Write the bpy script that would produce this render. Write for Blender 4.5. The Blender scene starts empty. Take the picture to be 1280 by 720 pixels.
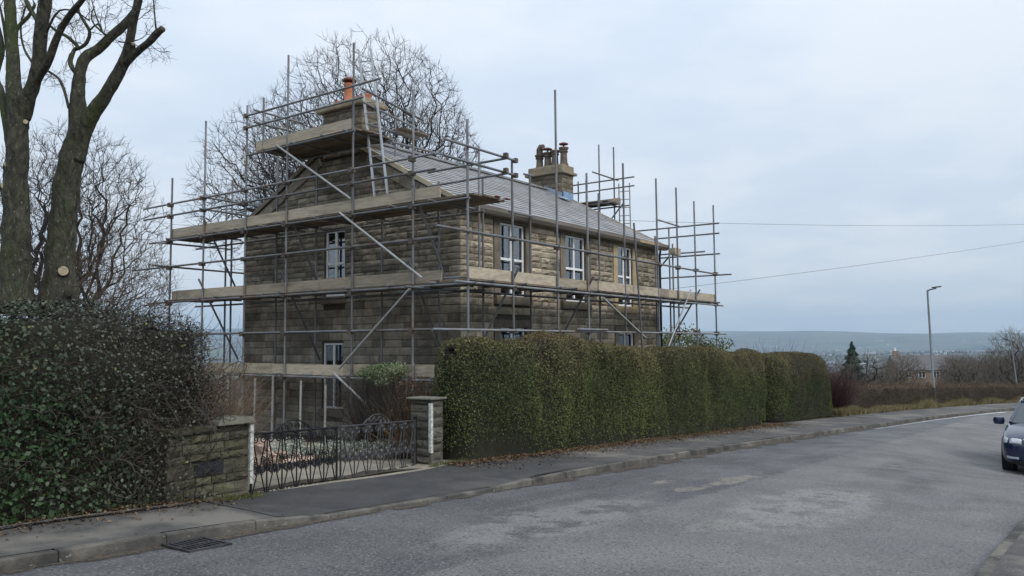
import bpy, bmesh, math, random
import numpy as np
from mathutils import Vector, Matrix, noise as mnoise
R = math.radians
scene = bpy.context.scene
COL = scene.collection

# ------------------------------------------------------------------ camera
cam_d = bpy.data.cameras.new('camera'); cam = bpy.data.objects.new('camera', cam_d); COL.objects.link(cam)
cam_d.sensor_width = 36.0; cam_d.lens = 28.125; cam_d.clip_start = .05; cam_d.clip_end = 60000
YAW, PITCH, ROLL = R(35.92), R(3.94), R(-.465)
_f = Vector((math.cos(YAW)*math.cos(PITCH), math.sin(YAW)*math.cos(PITCH), math.sin(PITCH)))
_r = Vector((math.sin(YAW), -math.cos(YAW), 0)); _u = _r.cross(_f)
_r2 = _r*math.cos(ROLL)+_u*math.sin(ROLL); _u2 = _u*math.cos(ROLL)-_r*math.sin(ROLL)
cam.matrix_world = Matrix(((_r2.x, _u2.x, -_f.x, 0), (_r2.y, _u2.y, -_f.y, 0), (_r2.z, _u2.z, -_f.z, 0), (0, 0, 0, 1)))
scene.camera = cam

# ------------------------------------------------------------------ sky, sun, exposure
SUN_EL, SUN_AZ = R(44), R(192)          # azimuth clockwise from +Y
world = bpy.data.worlds.new('World'); scene.world = world; world.use_nodes = True
wt = world.node_tree; wt.nodes.clear()
def wn(t, **k):
    n = wt.nodes.new(t)
    for a, v in k.items(): setattr(n, a, v)
    return n
def wl(a, b): wt.links.new(a, b)
def wmath(op, a, b=None, c=None):
    n = wn('ShaderNodeMath', operation=op)
    for i, v in enumerate((a, b, c)):
        if v is None: continue
        if isinstance(v, (int, float)): n.inputs[i].default_value = v
        else: wl(v, n.inputs[i])
    return n.outputs[0]
tc = wn('ShaderNodeTexCoord'); sep = wn('ShaderNodeSeparateXYZ'); wl(tc.outputs['Generated'], sep.inputs[0])
el = wmath('MAXIMUM', sep.outputs[2], 0.0)
den = wmath('ADD', el, .16)
cx = wmath('DIVIDE', sep.outputs[0], den); cy = wmath('DIVIDE', sep.outputs[1], den)
cmb = wn('ShaderNodeCombineXYZ'); wl(cx, cmb.inputs[0]); wl(cy, cmb.inputs[1]); wl(wmath('MULTIPLY', el, 1.5), cmb.inputs[2])
n1 = wn('ShaderNodeTexNoise'); wl(cmb.outputs[0], n1.inputs['Vector'])
n1.inputs['Scale'].default_value = .85; n1.inputs['Detail'].default_value = 5; n1.inputs['Roughness'].default_value = .5; n1.inputs['Distortion'].default_value = .35
n2 = wn('ShaderNodeTexNoise'); wl(cmb.outputs[0], n2.inputs['Vector'])
n2.inputs['Scale'].default_value = 2.6; n2.inputs['Detail'].default_value = 5; n2.inputs['Roughness'].default_value = .55
nn = wmath('ADD', wmath('MULTIPLY', n1.outputs['Fac'], .62), wmath('MULTIPLY', n2.outputs['Fac'], .38))
mr = wn('ShaderNodeMapRange'); mr.interpolation_type = 'SMOOTHSTEP'
wl(nn, mr.inputs[0]); mr.inputs[1].default_value = .38; mr.inputs[2].default_value = .62
cr = wn('ShaderNodeValToRGB'); wl(mr.outputs[0], cr.inputs[0])
cr.color_ramp.elements[0].color = (5.0, 5.75, 6.75, 1); cr.color_ramp.elements[1].color = (6.1, 6.55, 7.15, 1)
e = cr.color_ramp.elements.new(.5); e.color = (5.45, 6.1, 6.9, 1)
# an overcast sky is brighter overhead than at the horizon
lum = wmath('ADD', .95, wmath('MULTIPLY', el, .75))
sc = wn('ShaderNodeVectorMath', operation='SCALE'); wl(cr.outputs[0], sc.inputs[0]); wl(lum, sc.inputs['Scale'])
sky = wn('ShaderNodeTexSky'); sky.sky_type = 'NISHITA'; sky.sun_disc = False
sky.sun_elevation = SUN_EL; sky.sun_rotation = SUN_AZ; sky.air_density = 1.0; sky.dust_density = 2.0
mx = wn('ShaderNodeMix', data_type='RGBA'); mx.inputs[0].default_value = .88
wl(sky.outputs[0], mx.inputs[6]); wl(sc.outputs[0], mx.inputs[7])
bg = wn('ShaderNodeBackground'); bg.inputs[1].default_value = .1; wl(mx.outputs[2], bg.inputs[0])
wo = wn('ShaderNodeOutputWorld'); wl(bg.outputs[0], wo.inputs[0])

sun_d = bpy.data.lights.new('sun', 'SUN'); sun = bpy.data.objects.new('sun', sun_d); COL.objects.link(sun)
sun_d.energy = 1.5; sun_d.angle = R(25); sun_d.color = (1, .96, .9)
_sd = Vector((math.sin(SUN_AZ)*math.cos(SUN_EL), math.cos(SUN_AZ)*math.cos(SUN_EL), math.sin(SUN_EL)))
sun.rotation_euler = _sd.to_track_quat('Z', 'Y').to_euler()
vs = scene.view_settings; vs.view_transform = 'Standard'; vs.look = 'None'; vs.exposure = 0.36; vs.gamma = 1.0
scene.render.engine = 'CYCLES'

# ------------------------------------------------------------------ helpers
rng = np.random.default_rng(7); random.seed(7)
MATS = {}
def mat(name, c1, c2=None, scale=4.0, rough=.85, bump=0.0, bscale=30.0, c3=None, c3scale=1.0, c3lo=.5, c3hi=.7,
        stretch=(1, 1, 1), island=0.0, objrand=0.0, attr=None, spec=.3, metal=0.0, detail=6, bdist=.02, hilo=(.35, .65), speck=None):
    """A procedural material: two colours mixed by noise at world position, a third in blotches, per-piece variation, fine relief."""
    m = bpy.data.materials.new(name); m.use_nodes = True; MATS[name] = m
    nt = m.node_tree; N = nt.nodes; L = nt.links
    b = N['Principled BSDF']; b.inputs['Roughness'].default_value = rough; b.inputs['Metallic'].default_value = metal
    b.inputs['Specular IOR Level'].default_value = spec
    geo = N.new('ShaderNodeNewGeometry'); mp = N.new('ShaderNodeMapping'); mp.inputs['Scale'].default_value = stretch
    L.new(geo.outputs['Position'], mp.inputs[0])
    def nz(s, d=detail, r=.6):
        n = N.new('ShaderNodeTexNoise'); L.new(mp.outputs[0], n.inputs['Vector'])
        n.inputs['Scale'].default_value = s; n.inputs['Detail'].default_value = d; n.inputs['Roughness'].default_value = r
        return n.outputs['Fac']
    def mrange(v, lo, hi, a=0., c=1.):
        n = N.new('ShaderNodeMapRange'); L.new(v, n.inputs[0])
        for i, x in zip((1, 2, 3, 4), (lo, hi, a, c)): n.inputs[i].default_value = x
        return n.outputs[0]
    def mix(f, a, c, bt='MIX'):
        n = N.new('ShaderNodeMix'); n.data_type = 'RGBA'; n.blend_type = bt
        if isinstance(f, float): n.inputs[0].default_value = f
        else: L.new(f, n.inputs[0])
        for i, v in ((6, a), (7, c)):
            if isinstance(v, tuple): n.inputs[i].default_value = v+(1,)
            else: L.new(v, n.inputs[i])
        return n.outputs[2]
    if attr:
        at = N.new('ShaderNodeAttribute'); at.attribute_name = attr; col = at.outputs['Color']
        if c2: col = mix(mrange(nz(scale), *hilo), col, c2)
    else:
        col = mix(mrange(nz(scale), *hilo), c1, c2 or c1)
    if c3: col = mix(mrange(nz(c3scale, 4), c3lo, c3hi), col, c3)
    if speck: col = mix(mrange(nz(speck[0], 2), speck[1], speck[1]+.06), col, speck[2])
    if island or objrand:
        fac = None
        if island: fac = mrange(geo.outputs['Random Per Island'], 0, 1, 1-island, 1+island)
        if objrand:
            oi = N.new('ShaderNodeObjectInfo'); f2 = mrange(oi.outputs['Random'], 0, 1, 1-objrand, 1+objrand)
            if fac is None: fac = f2
            else:
                mm = N.new('ShaderNodeMath'); mm.operation = 'MULTIPLY'; L.new(fac, mm.inputs[0]); L.new(f2, mm.inputs[1]); fac = mm.outputs[0]
        sc_ = N.new('ShaderNodeVectorMath'); sc_.operation = 'SCALE'; L.new(col, sc_.inputs[0]); L.new(fac, sc_.inputs['Scale']); col = sc_.outputs[0]
    L.new(col, b.inputs['Base Color'])
    if bump:
        bp = N.new('ShaderNodeBump'); bp.inputs['Strength'].default_value = bump; bp.inputs['Distance'].default_value = bdist
        L.new(nz(bscale, 5), bp.inputs['Height']); L.new(bp.outputs[0], b.inputs['Normal'])
    return m

def mesh_np(name, V, F, smooth=False, col=None):
    V = np.asarray(V, np.float32); F = np.asarray(F, np.int32); k = F.shape[1]
    me = bpy.data.meshes.new(name)
    me.vertices.add(len(V)); me.vertices.foreach_set('co', V.ravel())
    me.loops.add(F.size); me.loops.foreach_set('vertex_index', F.ravel())
    me.polygons.add(len(F)); me.polygons.foreach_set('loop_start', np.arange(0, F.size, k, dtype=np.int32))
    me.polygons.foreach_set('loop_total', np.full(len(F), k, np.int32))
    if smooth: me.polygons.foreach_set('use_smooth', np.ones(len(F), bool))
    if col is not None:
        a = me.color_attributes.new('Col', 'FLOAT_COLOR', 'POINT')
        c = np.ones((len(V), 4), np.float32); c[:, :3] = col; a.data.foreach_set('color', c.ravel())
    me.update(calc_edges=True); me.validate(clean_customdata=False)
    return me
def obj(name, me, m=None, parent=None, mw=None):
    o = bpy.data.objects.new(name, me); COL.objects.link(o)
    if m is not None and me is not None and len(me.materials) == 0: me.materials.append(MATS[m] if isinstance(m, str) else m)
    if mw is not None: o.matrix_basis = mw
    if parent is not None: attach(o, parent)
    return o
def attach(o, parent):
    o.parent = parent
    if parent.type == 'EMPTY': o.matrix_parent_inverse = parent.matrix_basis.inverted()
def thing(name, label, cat, loc=(0, 0, 0), group=None):
    o = bpy.data.objects.new(name, None); COL.objects.link(o); o.location = loc; o.empty_display_size = .2
    o.matrix_basis = Matrix.Translation(loc); return tag(o, label, cat, group)
def tag(o, label, cat, group=None):
    o['label'] = label; o['category'] = cat
    if group: o['group'] = group
    return o
def kind(o, k): o['kind'] = k; return o

class MB:
    def __init__(s): s.v = []; s.f = []
    def box(s, x0, x1, y0, y1, z0, z1):
        i = len(s.v); s.v += [(x, y, z) for z in (z0, z1) for y in (y0, y1) for x in (x0, x1)]
        s.f += [(i, i+2, i+3, i+1), (i+4, i+5, i+7, i+6), (i, i+1, i+5, i+4), (i+2, i+6, i+7, i+3), (i, i+4, i+6, i+2), (i+1, i+3, i+7, i+5)]
        return s
    def prism(s, pts, axis, a0, a1):       # polygon in the two other axes, extruded along axis
        i = len(s.v); n = len(pts)
        for a in (a0, a1):
            for p in pts:
                q = list(p); q.insert(axis, a); s.v.append(tuple(q))
        s.f.append(tuple(range(i, i+n))); s.f.append(tuple(range(i+2*n-1, i+n-1, -1)))
        for k in range(n): s.f.append((i+k, i+n+k, i+n+(k+1) % n, i+(k+1) % n))
        return s
    def hexa(s, P):                         # 8 points ordered like box
        i = len(s.v); s.v += [tuple(p) for p in P]
        s.f += [(i, i+2, i+3, i+1), (i+4, i+5, i+7, i+6), (i, i+1, i+5, i+4), (i+2, i+6, i+7, i+3), (i, i+4, i+6, i+2), (i+1, i+3, i+7, i+5)]
        return s
    def tube(s, pts, rad, n=8, caps=True):
        pts = [Vector(p) for p in pts]; m = len(pts)
        if not hasattr(rad, '__len__'): rad = [rad]*m
        i = len(s.v); ref = None
        for k, p in enumerate(pts):
            d = (pts[min(k+1, m-1)]-pts[max(k-1, 0)]).normalized()
            if ref is None: ref = d.orthogonal().normalized()
            ref = (ref-d*ref.dot(d)).normalized(); b = d.cross(ref)
            for j in range(n):
                a = 2*math.pi*j/n; q = p+(ref*math.cos(a)+b*math.sin(a))*rad[k]; s.v.append(tuple(q))
        for k in range(m-1):
            for j in range(n):
                a, b_ = i+k*n+j, i+k*n+(j+1) % n; s.f.append((a, b_, b_+n, a+n))
        if caps: s.f.append(tuple(range(i+n-1, i-1, -1))); s.f.append(tuple(range(i+(m-1)*n, i+m*n)))
        return s
    def lathe(s, c, prof, n=16):            # profile (r, z) about vertical axis at c
        i = len(s.v); m = len(prof)
        for r, z in prof:
            for j in range(n):
                a = 2*math.pi*j/n; s.v.append((c[0]+r*math.cos(a), c[1]+r*math.sin(a), c[2]+z))
        for k in range(m-1):
            for j in range(n):
                a, b = i+k*n+j, i+k*n+(j+1) % n; s.f.append((a, b, b+n, a+n))
        s.f.append(tuple(range(i+n-1, i-1, -1))); s.f.append(tuple(range(i+(m-1)*n, i+m*n)))
        return s
    def mesh(s, name, smooth=False):
        me = bpy.data.meshes.new(name); me.from_pydata(s.v, [], s.f); me.update()
        if smooth:
            me.polygons.foreach_set('use_smooth', [True]*len(me.polygons))
            me.set_sharp_from_angle(angle=R(40))
        return me
    def build(s, name, m, parent=None, smooth=False): return obj(name, s.mesh(name, smooth), m, parent)

def bevelled(o, w=.01, seg=2):
    b = o.modifiers.new('bevel', 'BEVEL'); b.width = w; b.segments = seg; b.limit_method = 'ANGLE'; b.angle_limit = R(40); return o

def waves(seed, n=7, lo=.5, hi=2.):
    g = np.random.default_rng(seed); k = g.normal(size=(n, 3)); k /= np.linalg.norm(k, axis=1)[:, None]
    k *= g.uniform(lo, hi, n)[:, None]; ph = g.uniform(0, 6.28, n)
    return lambda P: np.sin(P @ k.T + ph).sum(-1)/math.sqrt(n)

def segs_mesh(name, P0, P1, R0, R1, n=3, smooth=True, col=None):
    P0, P1 = np.asarray(P0, float), np.asarray(P1, float); R0, R1 = np.asarray(R0, float), np.asarray(R1, float)
    d = P1-P0; ln = np.linalg.norm(d, axis=1, keepdims=True); d = d/np.maximum(ln, 1e-9)
    a = np.where(np.abs(d[:, 2:3]) < .9, np.array([[0, 0, 1.]]), np.array([[1., 0, 0]]))
    u = np.cross(d, a); u /= np.linalg.norm(u, axis=1, keepdims=True); w = np.cross(d, u)
    ang = np.arange(n)*2*math.pi/n
    ring = u[:, None]*np.cos(ang)[None, :, None]+w[:, None]*np.sin(ang)[None, :, None]
    V = np.concatenate([P0[:, None]+ring*R0[:, None, None], P1[:, None]+ring*R1[:, None, None]], 1)
    M = len(P0); base = (np.arange(M)*2*n)[:, None]; j = np.arange(n); j2 = (j+1) % n
    F = np.stack([base+j, base+j2, base+n+j2, base+n+j], -1).reshape(-1, 4)
    return mesh_np(name, V.reshape(-1, 3), F, smooth, None if col is None else np.repeat(col, 2*n, 0))

def leaves_mesh(name, P, Nn, size, col, seed=0, flop=.9, aspect=.55):
    g = np.random.default_rng(seed); n = len(P)
    Nl = Nn+g.normal(size=(n, 3))*flop; Nl /= np.linalg.norm(Nl, axis=1, keepdims=True)
    t = g.normal(size=(n, 3)); t -= (t*Nl).sum(1, keepdims=True)*Nl; t /= np.linalg.norm(t, axis=1, keepdims=True)
    s = np.cross(Nl, t); L = size[:, None]
    V = np.stack([P-t*L*.5, P+s*L*aspect*.5+Nl*L*.12, P+t*L*.5-Nl*L*.08, P-s*L*aspect*.5+Nl*L*.12], 1)
    F = np.arange(4*n).reshape(-1, 4)
    return mesh_np(name, V.reshape(-1, 3), F, False, np.repeat(col, 4, 0))

# ------------------------------------------------------------------ lie of the land
def road_z(x): return -1.6-.043*x
def sstep(a, b, x):
    t = np.clip((x-a)/(b-a), 0, 1); return t*t*(3-2*t)
_hw = waves(3, 8, .0004, .0014); _hw2 = waves(5, 8, .0015, .006)
def terr_z(X, Y):
    X, Y = np.asarray(X, float), np.asarray(Y, float)
    P = np.stack([X, Y, X*0], -1); r = np.hypot(X, Y); az = np.degrees(np.arctan2(Y, X))
    near = -1.95-.043*np.maximum(X, -40)-.028*np.maximum(Y-14, 0)*sstep(14, 40, Y)-.025*np.maximum(X-60, 0)
    plain = -88+10*_hw2(P)+8*_hw(P)
    dip = -14-(74+8*_hw2(P)*sstep(600, 2000, r))*sstep(250, 1900, r)
    far = np.where(r < 1900, dip, plain)
    ridge = sstep(6500, 10200, r)*(192+34*_hw(P)+9*_hw2(P*.6))
    left = sstep(46, 54, az)*sstep(4300, 7200, r)*(105+14*_hw(P*1.3+50))*(1-sstep(7600, 9000, r)*.4)
    far = far+ridge+left
    k = sstep(120, 420, r)
    return near*(1-k)+far*k
# ------------------------------------------------------------------ materials
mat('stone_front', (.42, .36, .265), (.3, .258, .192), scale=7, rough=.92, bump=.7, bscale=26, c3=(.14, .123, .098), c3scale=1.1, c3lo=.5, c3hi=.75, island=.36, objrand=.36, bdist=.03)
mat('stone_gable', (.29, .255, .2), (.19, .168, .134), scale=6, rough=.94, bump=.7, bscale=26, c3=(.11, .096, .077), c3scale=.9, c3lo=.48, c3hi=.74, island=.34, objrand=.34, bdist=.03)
mat('mortar', (.1, .086, .067), (.055, .048, .038), scale=14, rough=.95, bump=.4, bscale=60)
mat('dressed_stone', (.21, .178, .135), (.13, .112, .087), scale=5, rough=.9, bump=.3, bscale=40, objrand=.15)
mat('new_stone', (.42, .33, .2), (.33, .26, .16), scale=5, rough=.9, bump=.2, bscale=40, objrand=.1)
mat('chimney_stone', (.2, .17, .125), (.11, .095, .075), scale=5, rough=.93, bump=.6, bscale=24, island=.22, objrand=.22, bdist=.03)
mat('cap_stone', (.3, .25, .17), (.19, .16, .115), scale=4, rough=.9, bump=.4, bscale=22)
mat('slate', (.34, .335, .335), (.25, .248, .252), scale=3, rough=.55, bump=.25, bscale=35, island=.13, spec=.45, c3=(.2, .21, .19), c3scale=.8)
mat('ridge_tile', (.19, .19, .19), (.12, .12, .125), scale=6, rough=.8, bump=.3, island=.1, objrand=.15)
mat('verge_cream', (.5, .44, .33), (.4, .35, .26), scale=4, rough=.85, bump=.1)
mat('gutter_wood', (.2, .175, .15), (.13, .115, .1), scale=3, rough=.75, bump=.15, stretch=(.3, 6, 6))
mat('upvc', (.86, .86, .85), (.8, .8, .79), scale=3, rough=.35, spec=.5)
mat('curtain', (.72, .72, .72), (.6, .61, .62), scale=6, rough=.9)
mat('room', (.055, .055, .06), (.03, .03, .035), scale=2, rough=.9)
mat('terracotta', (.5, .2, .11), (.38, .15, .085), scale=9, rough=.8, bump=.15)
mat('old_pot', (.085, .07, .058), (.15, .115, .085), scale=7, rough=.85, bump=.2)
mat('cowl_red', (.17, .06, .045), (.11, .045, .038), scale=8, rough=.6)
mat('lead', (.3, .36, .44), (.22, .27, .34), scale=5, rough=.45, bump=.3, bscale=9, spec=.5)
mat('tube_steel', (.2, .21, .22), (.125, .13, .14), scale=3, rough=.5, metal=.25, c3=(.17, .115, .08), c3scale=2.6, c3lo=.53, c3hi=.7, objrand=.3, spec=.5)
mat('tube_bright', (.36, .365, .36), (.26, .265, .26), scale=3, rough=.45, metal=.25, c3=(.26, .22, .18), c3scale=2.2, c3lo=.62, c3hi=.75, objrand=.15, spec=.5)
mat('coupler', (.15, .13, .11), (.08, .062, .05), scale=9, rough=.6, metal=.4)
mat('scaffold_wood', (.43, .37, .28), (.3, .26, .2), scale=2.5, rough=.85, bump=.2, bscale=14, stretch=(2, 1.2, 9), objrand=.28, c3=(.19, .16, .125), c3scale=.8, c3lo=.5, c3hi=.75)
mat('scaffold_deck', (.2, .16, .115), (.11, .09, .07), scale=2.5, rough=.9, bump=.2, bscale=14, stretch=(6, 1.2, 6), objrand=.25)
mat('alloy', (.42, .43, .44), (.33, .34, .35), scale=6, rough=.4, metal=.6)
mat('red_band', (.25, .05, .04), (.17, .04, .035), scale=8, rough=.6)
mat('asphalt_kerbside', (.1, .095, .089), (.06, .059, .06), scale=3, rough=.9, bump=.5, bscale=110, c3=(.17, .157, .138), c3scale=.7, c3lo=.5, c3hi=.62, bdist=.01, speck=(60, .62, (.2, .19, .18)))
mat('kerb_concrete', (.165, .152, .132), (.09, .084, .075), scale=5, rough=.9, bump=.5, bscale=50, objrand=.2, c3=(.055, .054, .05), c3scale=2.0, c3lo=.44, c3hi=.62, speck=(26, .64, (.22, .21, .18)))
mat('asphalt_dark', (.062, .061, .061), (.042, .042, .043), scale=2.5, rough=.85, bump=.5, bscale=90, c3=(.085, .082, .078), c3scale=.8, c3lo=.5, c3hi=.66, bdist=.01, speck=(60, .63, (.13, .125, .12)))
mat('soil', (.075, .058, .042), (.045, .036, .027), scale=6, rough=1, bump=.6, bscale=30, c3=(.1, .085, .06), c3scale=.9)
mat('drive_dirt', (.3, .265, .215), (.2, .178, .145), scale=3, rough=.97, bump=.5, bscale=40, c3=(.36, .325, .27), c3scale=1.1)
mat('verge_soil', (.09, .085, .045), (.06, .055, .035), scale=5, rough=1, bump=.4)
mat('paint_white', (.48, .49, .5), (.3, .3, .3), scale=6, rough=.7)
mat('white_strip', (.68, .69, .66), (.33, .33, .3), scale=22, rough=.85, bump=.8, bscale=45)
mat('wall_stone', (.12, .108, .075), (.06, .056, .041), scale=7, rough=.95, bump=.7, bscale=24, c3=(.075, .085, .03), c3scale=2.0, c3lo=.5, c3hi=.68, objrand=.32, island=.2, bdist=.025)
mat('wall_stone_dark', (.03, .031, .034), (.02, .02, .023), scale=7, rough=.9, bump=.5)
mat('pier_stone', (.115, .105, .085), (.07, .065, .055), scale=7, rough=.95, bump=.7, bscale=24, c3=(.17, .16, .14), c3scale=3.5, c3lo=.6, c3hi=.7, objrand=.25, bdist=.025)
mat('coping', (.2, .19, .165), (.1, .1, .07), scale=5, rough=.93, bump=.5, bscale=30)
mat('iron', (.008, .008, .01), (.02, .02, .022), scale=12, rough=.6, spec=.2)
mat('iron_worn', (.06, .06, .062), (.022, .022, .025), scale=9, rough=.45, spec=.5)
mat('rubble', (.5, .37, .31), (.38, .27, .22), scale=5, rough=.95, bump=.5, bscale=18, objrand=.25, c3=(.5, .4, .33), c3scale=3)
mat('bark', (.085, .08, .06), (.026, .025, .02), scale=16, rough=.95, bump=1.0, bscale=20, c3=(.055, .068, .028), c3scale=1.5, c3lo=.47, c3hi=.63, stretch=(1, 1, .4), bdist=.06, speck=(34, .63, (.16, .155, .12)))
mat('bark_dark', (.05, .045, .04), (.028, .026, .024), scale=5, rough=.95, bump=.3)
mat('twig', (.068, .056, .05), (.043, .037, .034), scale=.6, rough=.95)
mat('twig_brown', (.13, .095, .065), (.08, .06, .043), scale=1.5, rough=.95)
mat('twig_hazed', (.17, .145, .12), (.11, .095, .08), scale=.3, rough=.95)  # twigs of the distant trees, paled to put haze into their colour
mat('stem_grey', (.1, .085, .066), (.055, .048, .038), scale=3, rough=.95)
mat('twig_tan', (.25, .19, .12), (.17, .125, .08), scale=2, rough=.95)
mat('twig_red', (.085, .036, .036), (.05, .026, .028), scale=1.5, rough=.95)
mat('cane_tan', (.24, .17, .1), (.15, .1, .065), scale=3, rough=.95)
mat('cut_wood', (.42, .35, .25), (.3, .25, .17), scale=20, rough=.9)
mat('leaf', (1, 1, 1), rough=.6, attr='Col', spec=.18)
mat('leaf_gloss', (1, 1, 1), rough=.42, attr='Col', spec=.3)
mat('hedge_core', (.03, .028, .018), (.018, .018, .012), scale=12, rough=1, bump=.6)
mat('galv', (.24, .26, .27), (.19, .2, .21), scale=2, rough=.5, metal=.4)
mat('lamp_dark', (.06, .062, .066), (.045, .046, .05), scale=4, rough=.5)
mat('plastic_navy', (.015, .018, .035), (.02, .022, .04), scale=4, rough=.4)
mat('car_paint', (.01, .017, .052), (.012, .019, .056), scale=2, rough=.16, spec=.6)
MATS['car_paint'].node_tree.nodes['Principled BSDF'].inputs['Coat Weight'].default_value = .35
mat('car_black', (.012, .012, .013), (.018, .018, .02), scale=4, rough=.5)
mat('tyre', (.018, .018, .018), (.025, .025, .025), scale=9, rough=.9)
mat('chrome', (.75, .76, .78), (.7, .7, .72), scale=4, rough=.15, metal=1)
mat('car_glass', (.02, .03, .032), (.025, .035, .037), scale=2, rough=.04, spec=.9)
mat('lamp_lens', (.55, .57, .6), (.35, .37, .4), scale=30, rough=.1, spec=.7)
mat('wire', (.16, .165, .17), (.12, .12, .125), rough=.7)
mat('far_wall', (.3, .22, .17), (.22, .16, .125), scale=.7, rough=.9, bump=.2, bscale=6)
mat('far_roof', (.13, .125, .13), (.1, .095, .1), scale=.7, rough=.8)
mat('shed_white', (.55, .56, .57), (.3, .3, .31), scale=.002, rough=.7, objrand=.2, island=.5)
mat('dead_leaf', (1, 1, 1), rough=.8, attr='Col')
mat('grass', (1, 1, 1), rough=.8, attr='Col')
mat('blue_sheet', (.22, .33, .5), (.16, .25, .4), scale=8, rough=.5, bump=.4, bscale=9)

def glass_mat():
    m = bpy.data.materials.new('window_glass'); m.use_nodes = True; nt = m.node_tree; N = nt.nodes; N.clear()
    o = N.new('ShaderNodeOutputMaterial'); mx_ = N.new('ShaderNodeMixShader'); t = N.new('ShaderNodeBsdfTransparent'); g = N.new('ShaderNodeBsdfGlossy')
    t.inputs[0].default_value = (.62, .66, .68, 1); g.inputs['Roughness'].default_value = .03; g.inputs[0].default_value = (.9, .95, 1, 1)
    lw = N.new('ShaderNodeFresnel'); lw.inputs[0].default_value = 2.9
    geo = N.new('ShaderNodeNewGeometry'); nz = N.new('ShaderNodeTexNoise'); nz.inputs['Scale'].default_value = 1.3; nt.links.new(geo.outputs['Position'], nz.inputs['Vector'])
    bp = N.new('ShaderNodeBump'); bp.inputs['Strength'].default_value = .05; bp.inputs['Distance'].default_value = .05
    nt.links.new(nz.outputs['Fac'], bp.inputs['Height']); nt.links.new(bp.outputs[0], g.inputs['Normal']); nt.links.new(bp.outputs[0], lw.inputs['Normal'])
    nt.links.new(lw.outputs[0], mx_.inputs[0]); nt.links.new(t.outputs[0], mx_.inputs[1]); nt.links.new(g.outputs[0], mx_.inputs[2]); nt.links.new(mx_.outputs[0], o.inputs[0])
    MATS['window_glass'] = m
glass_mat()

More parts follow.
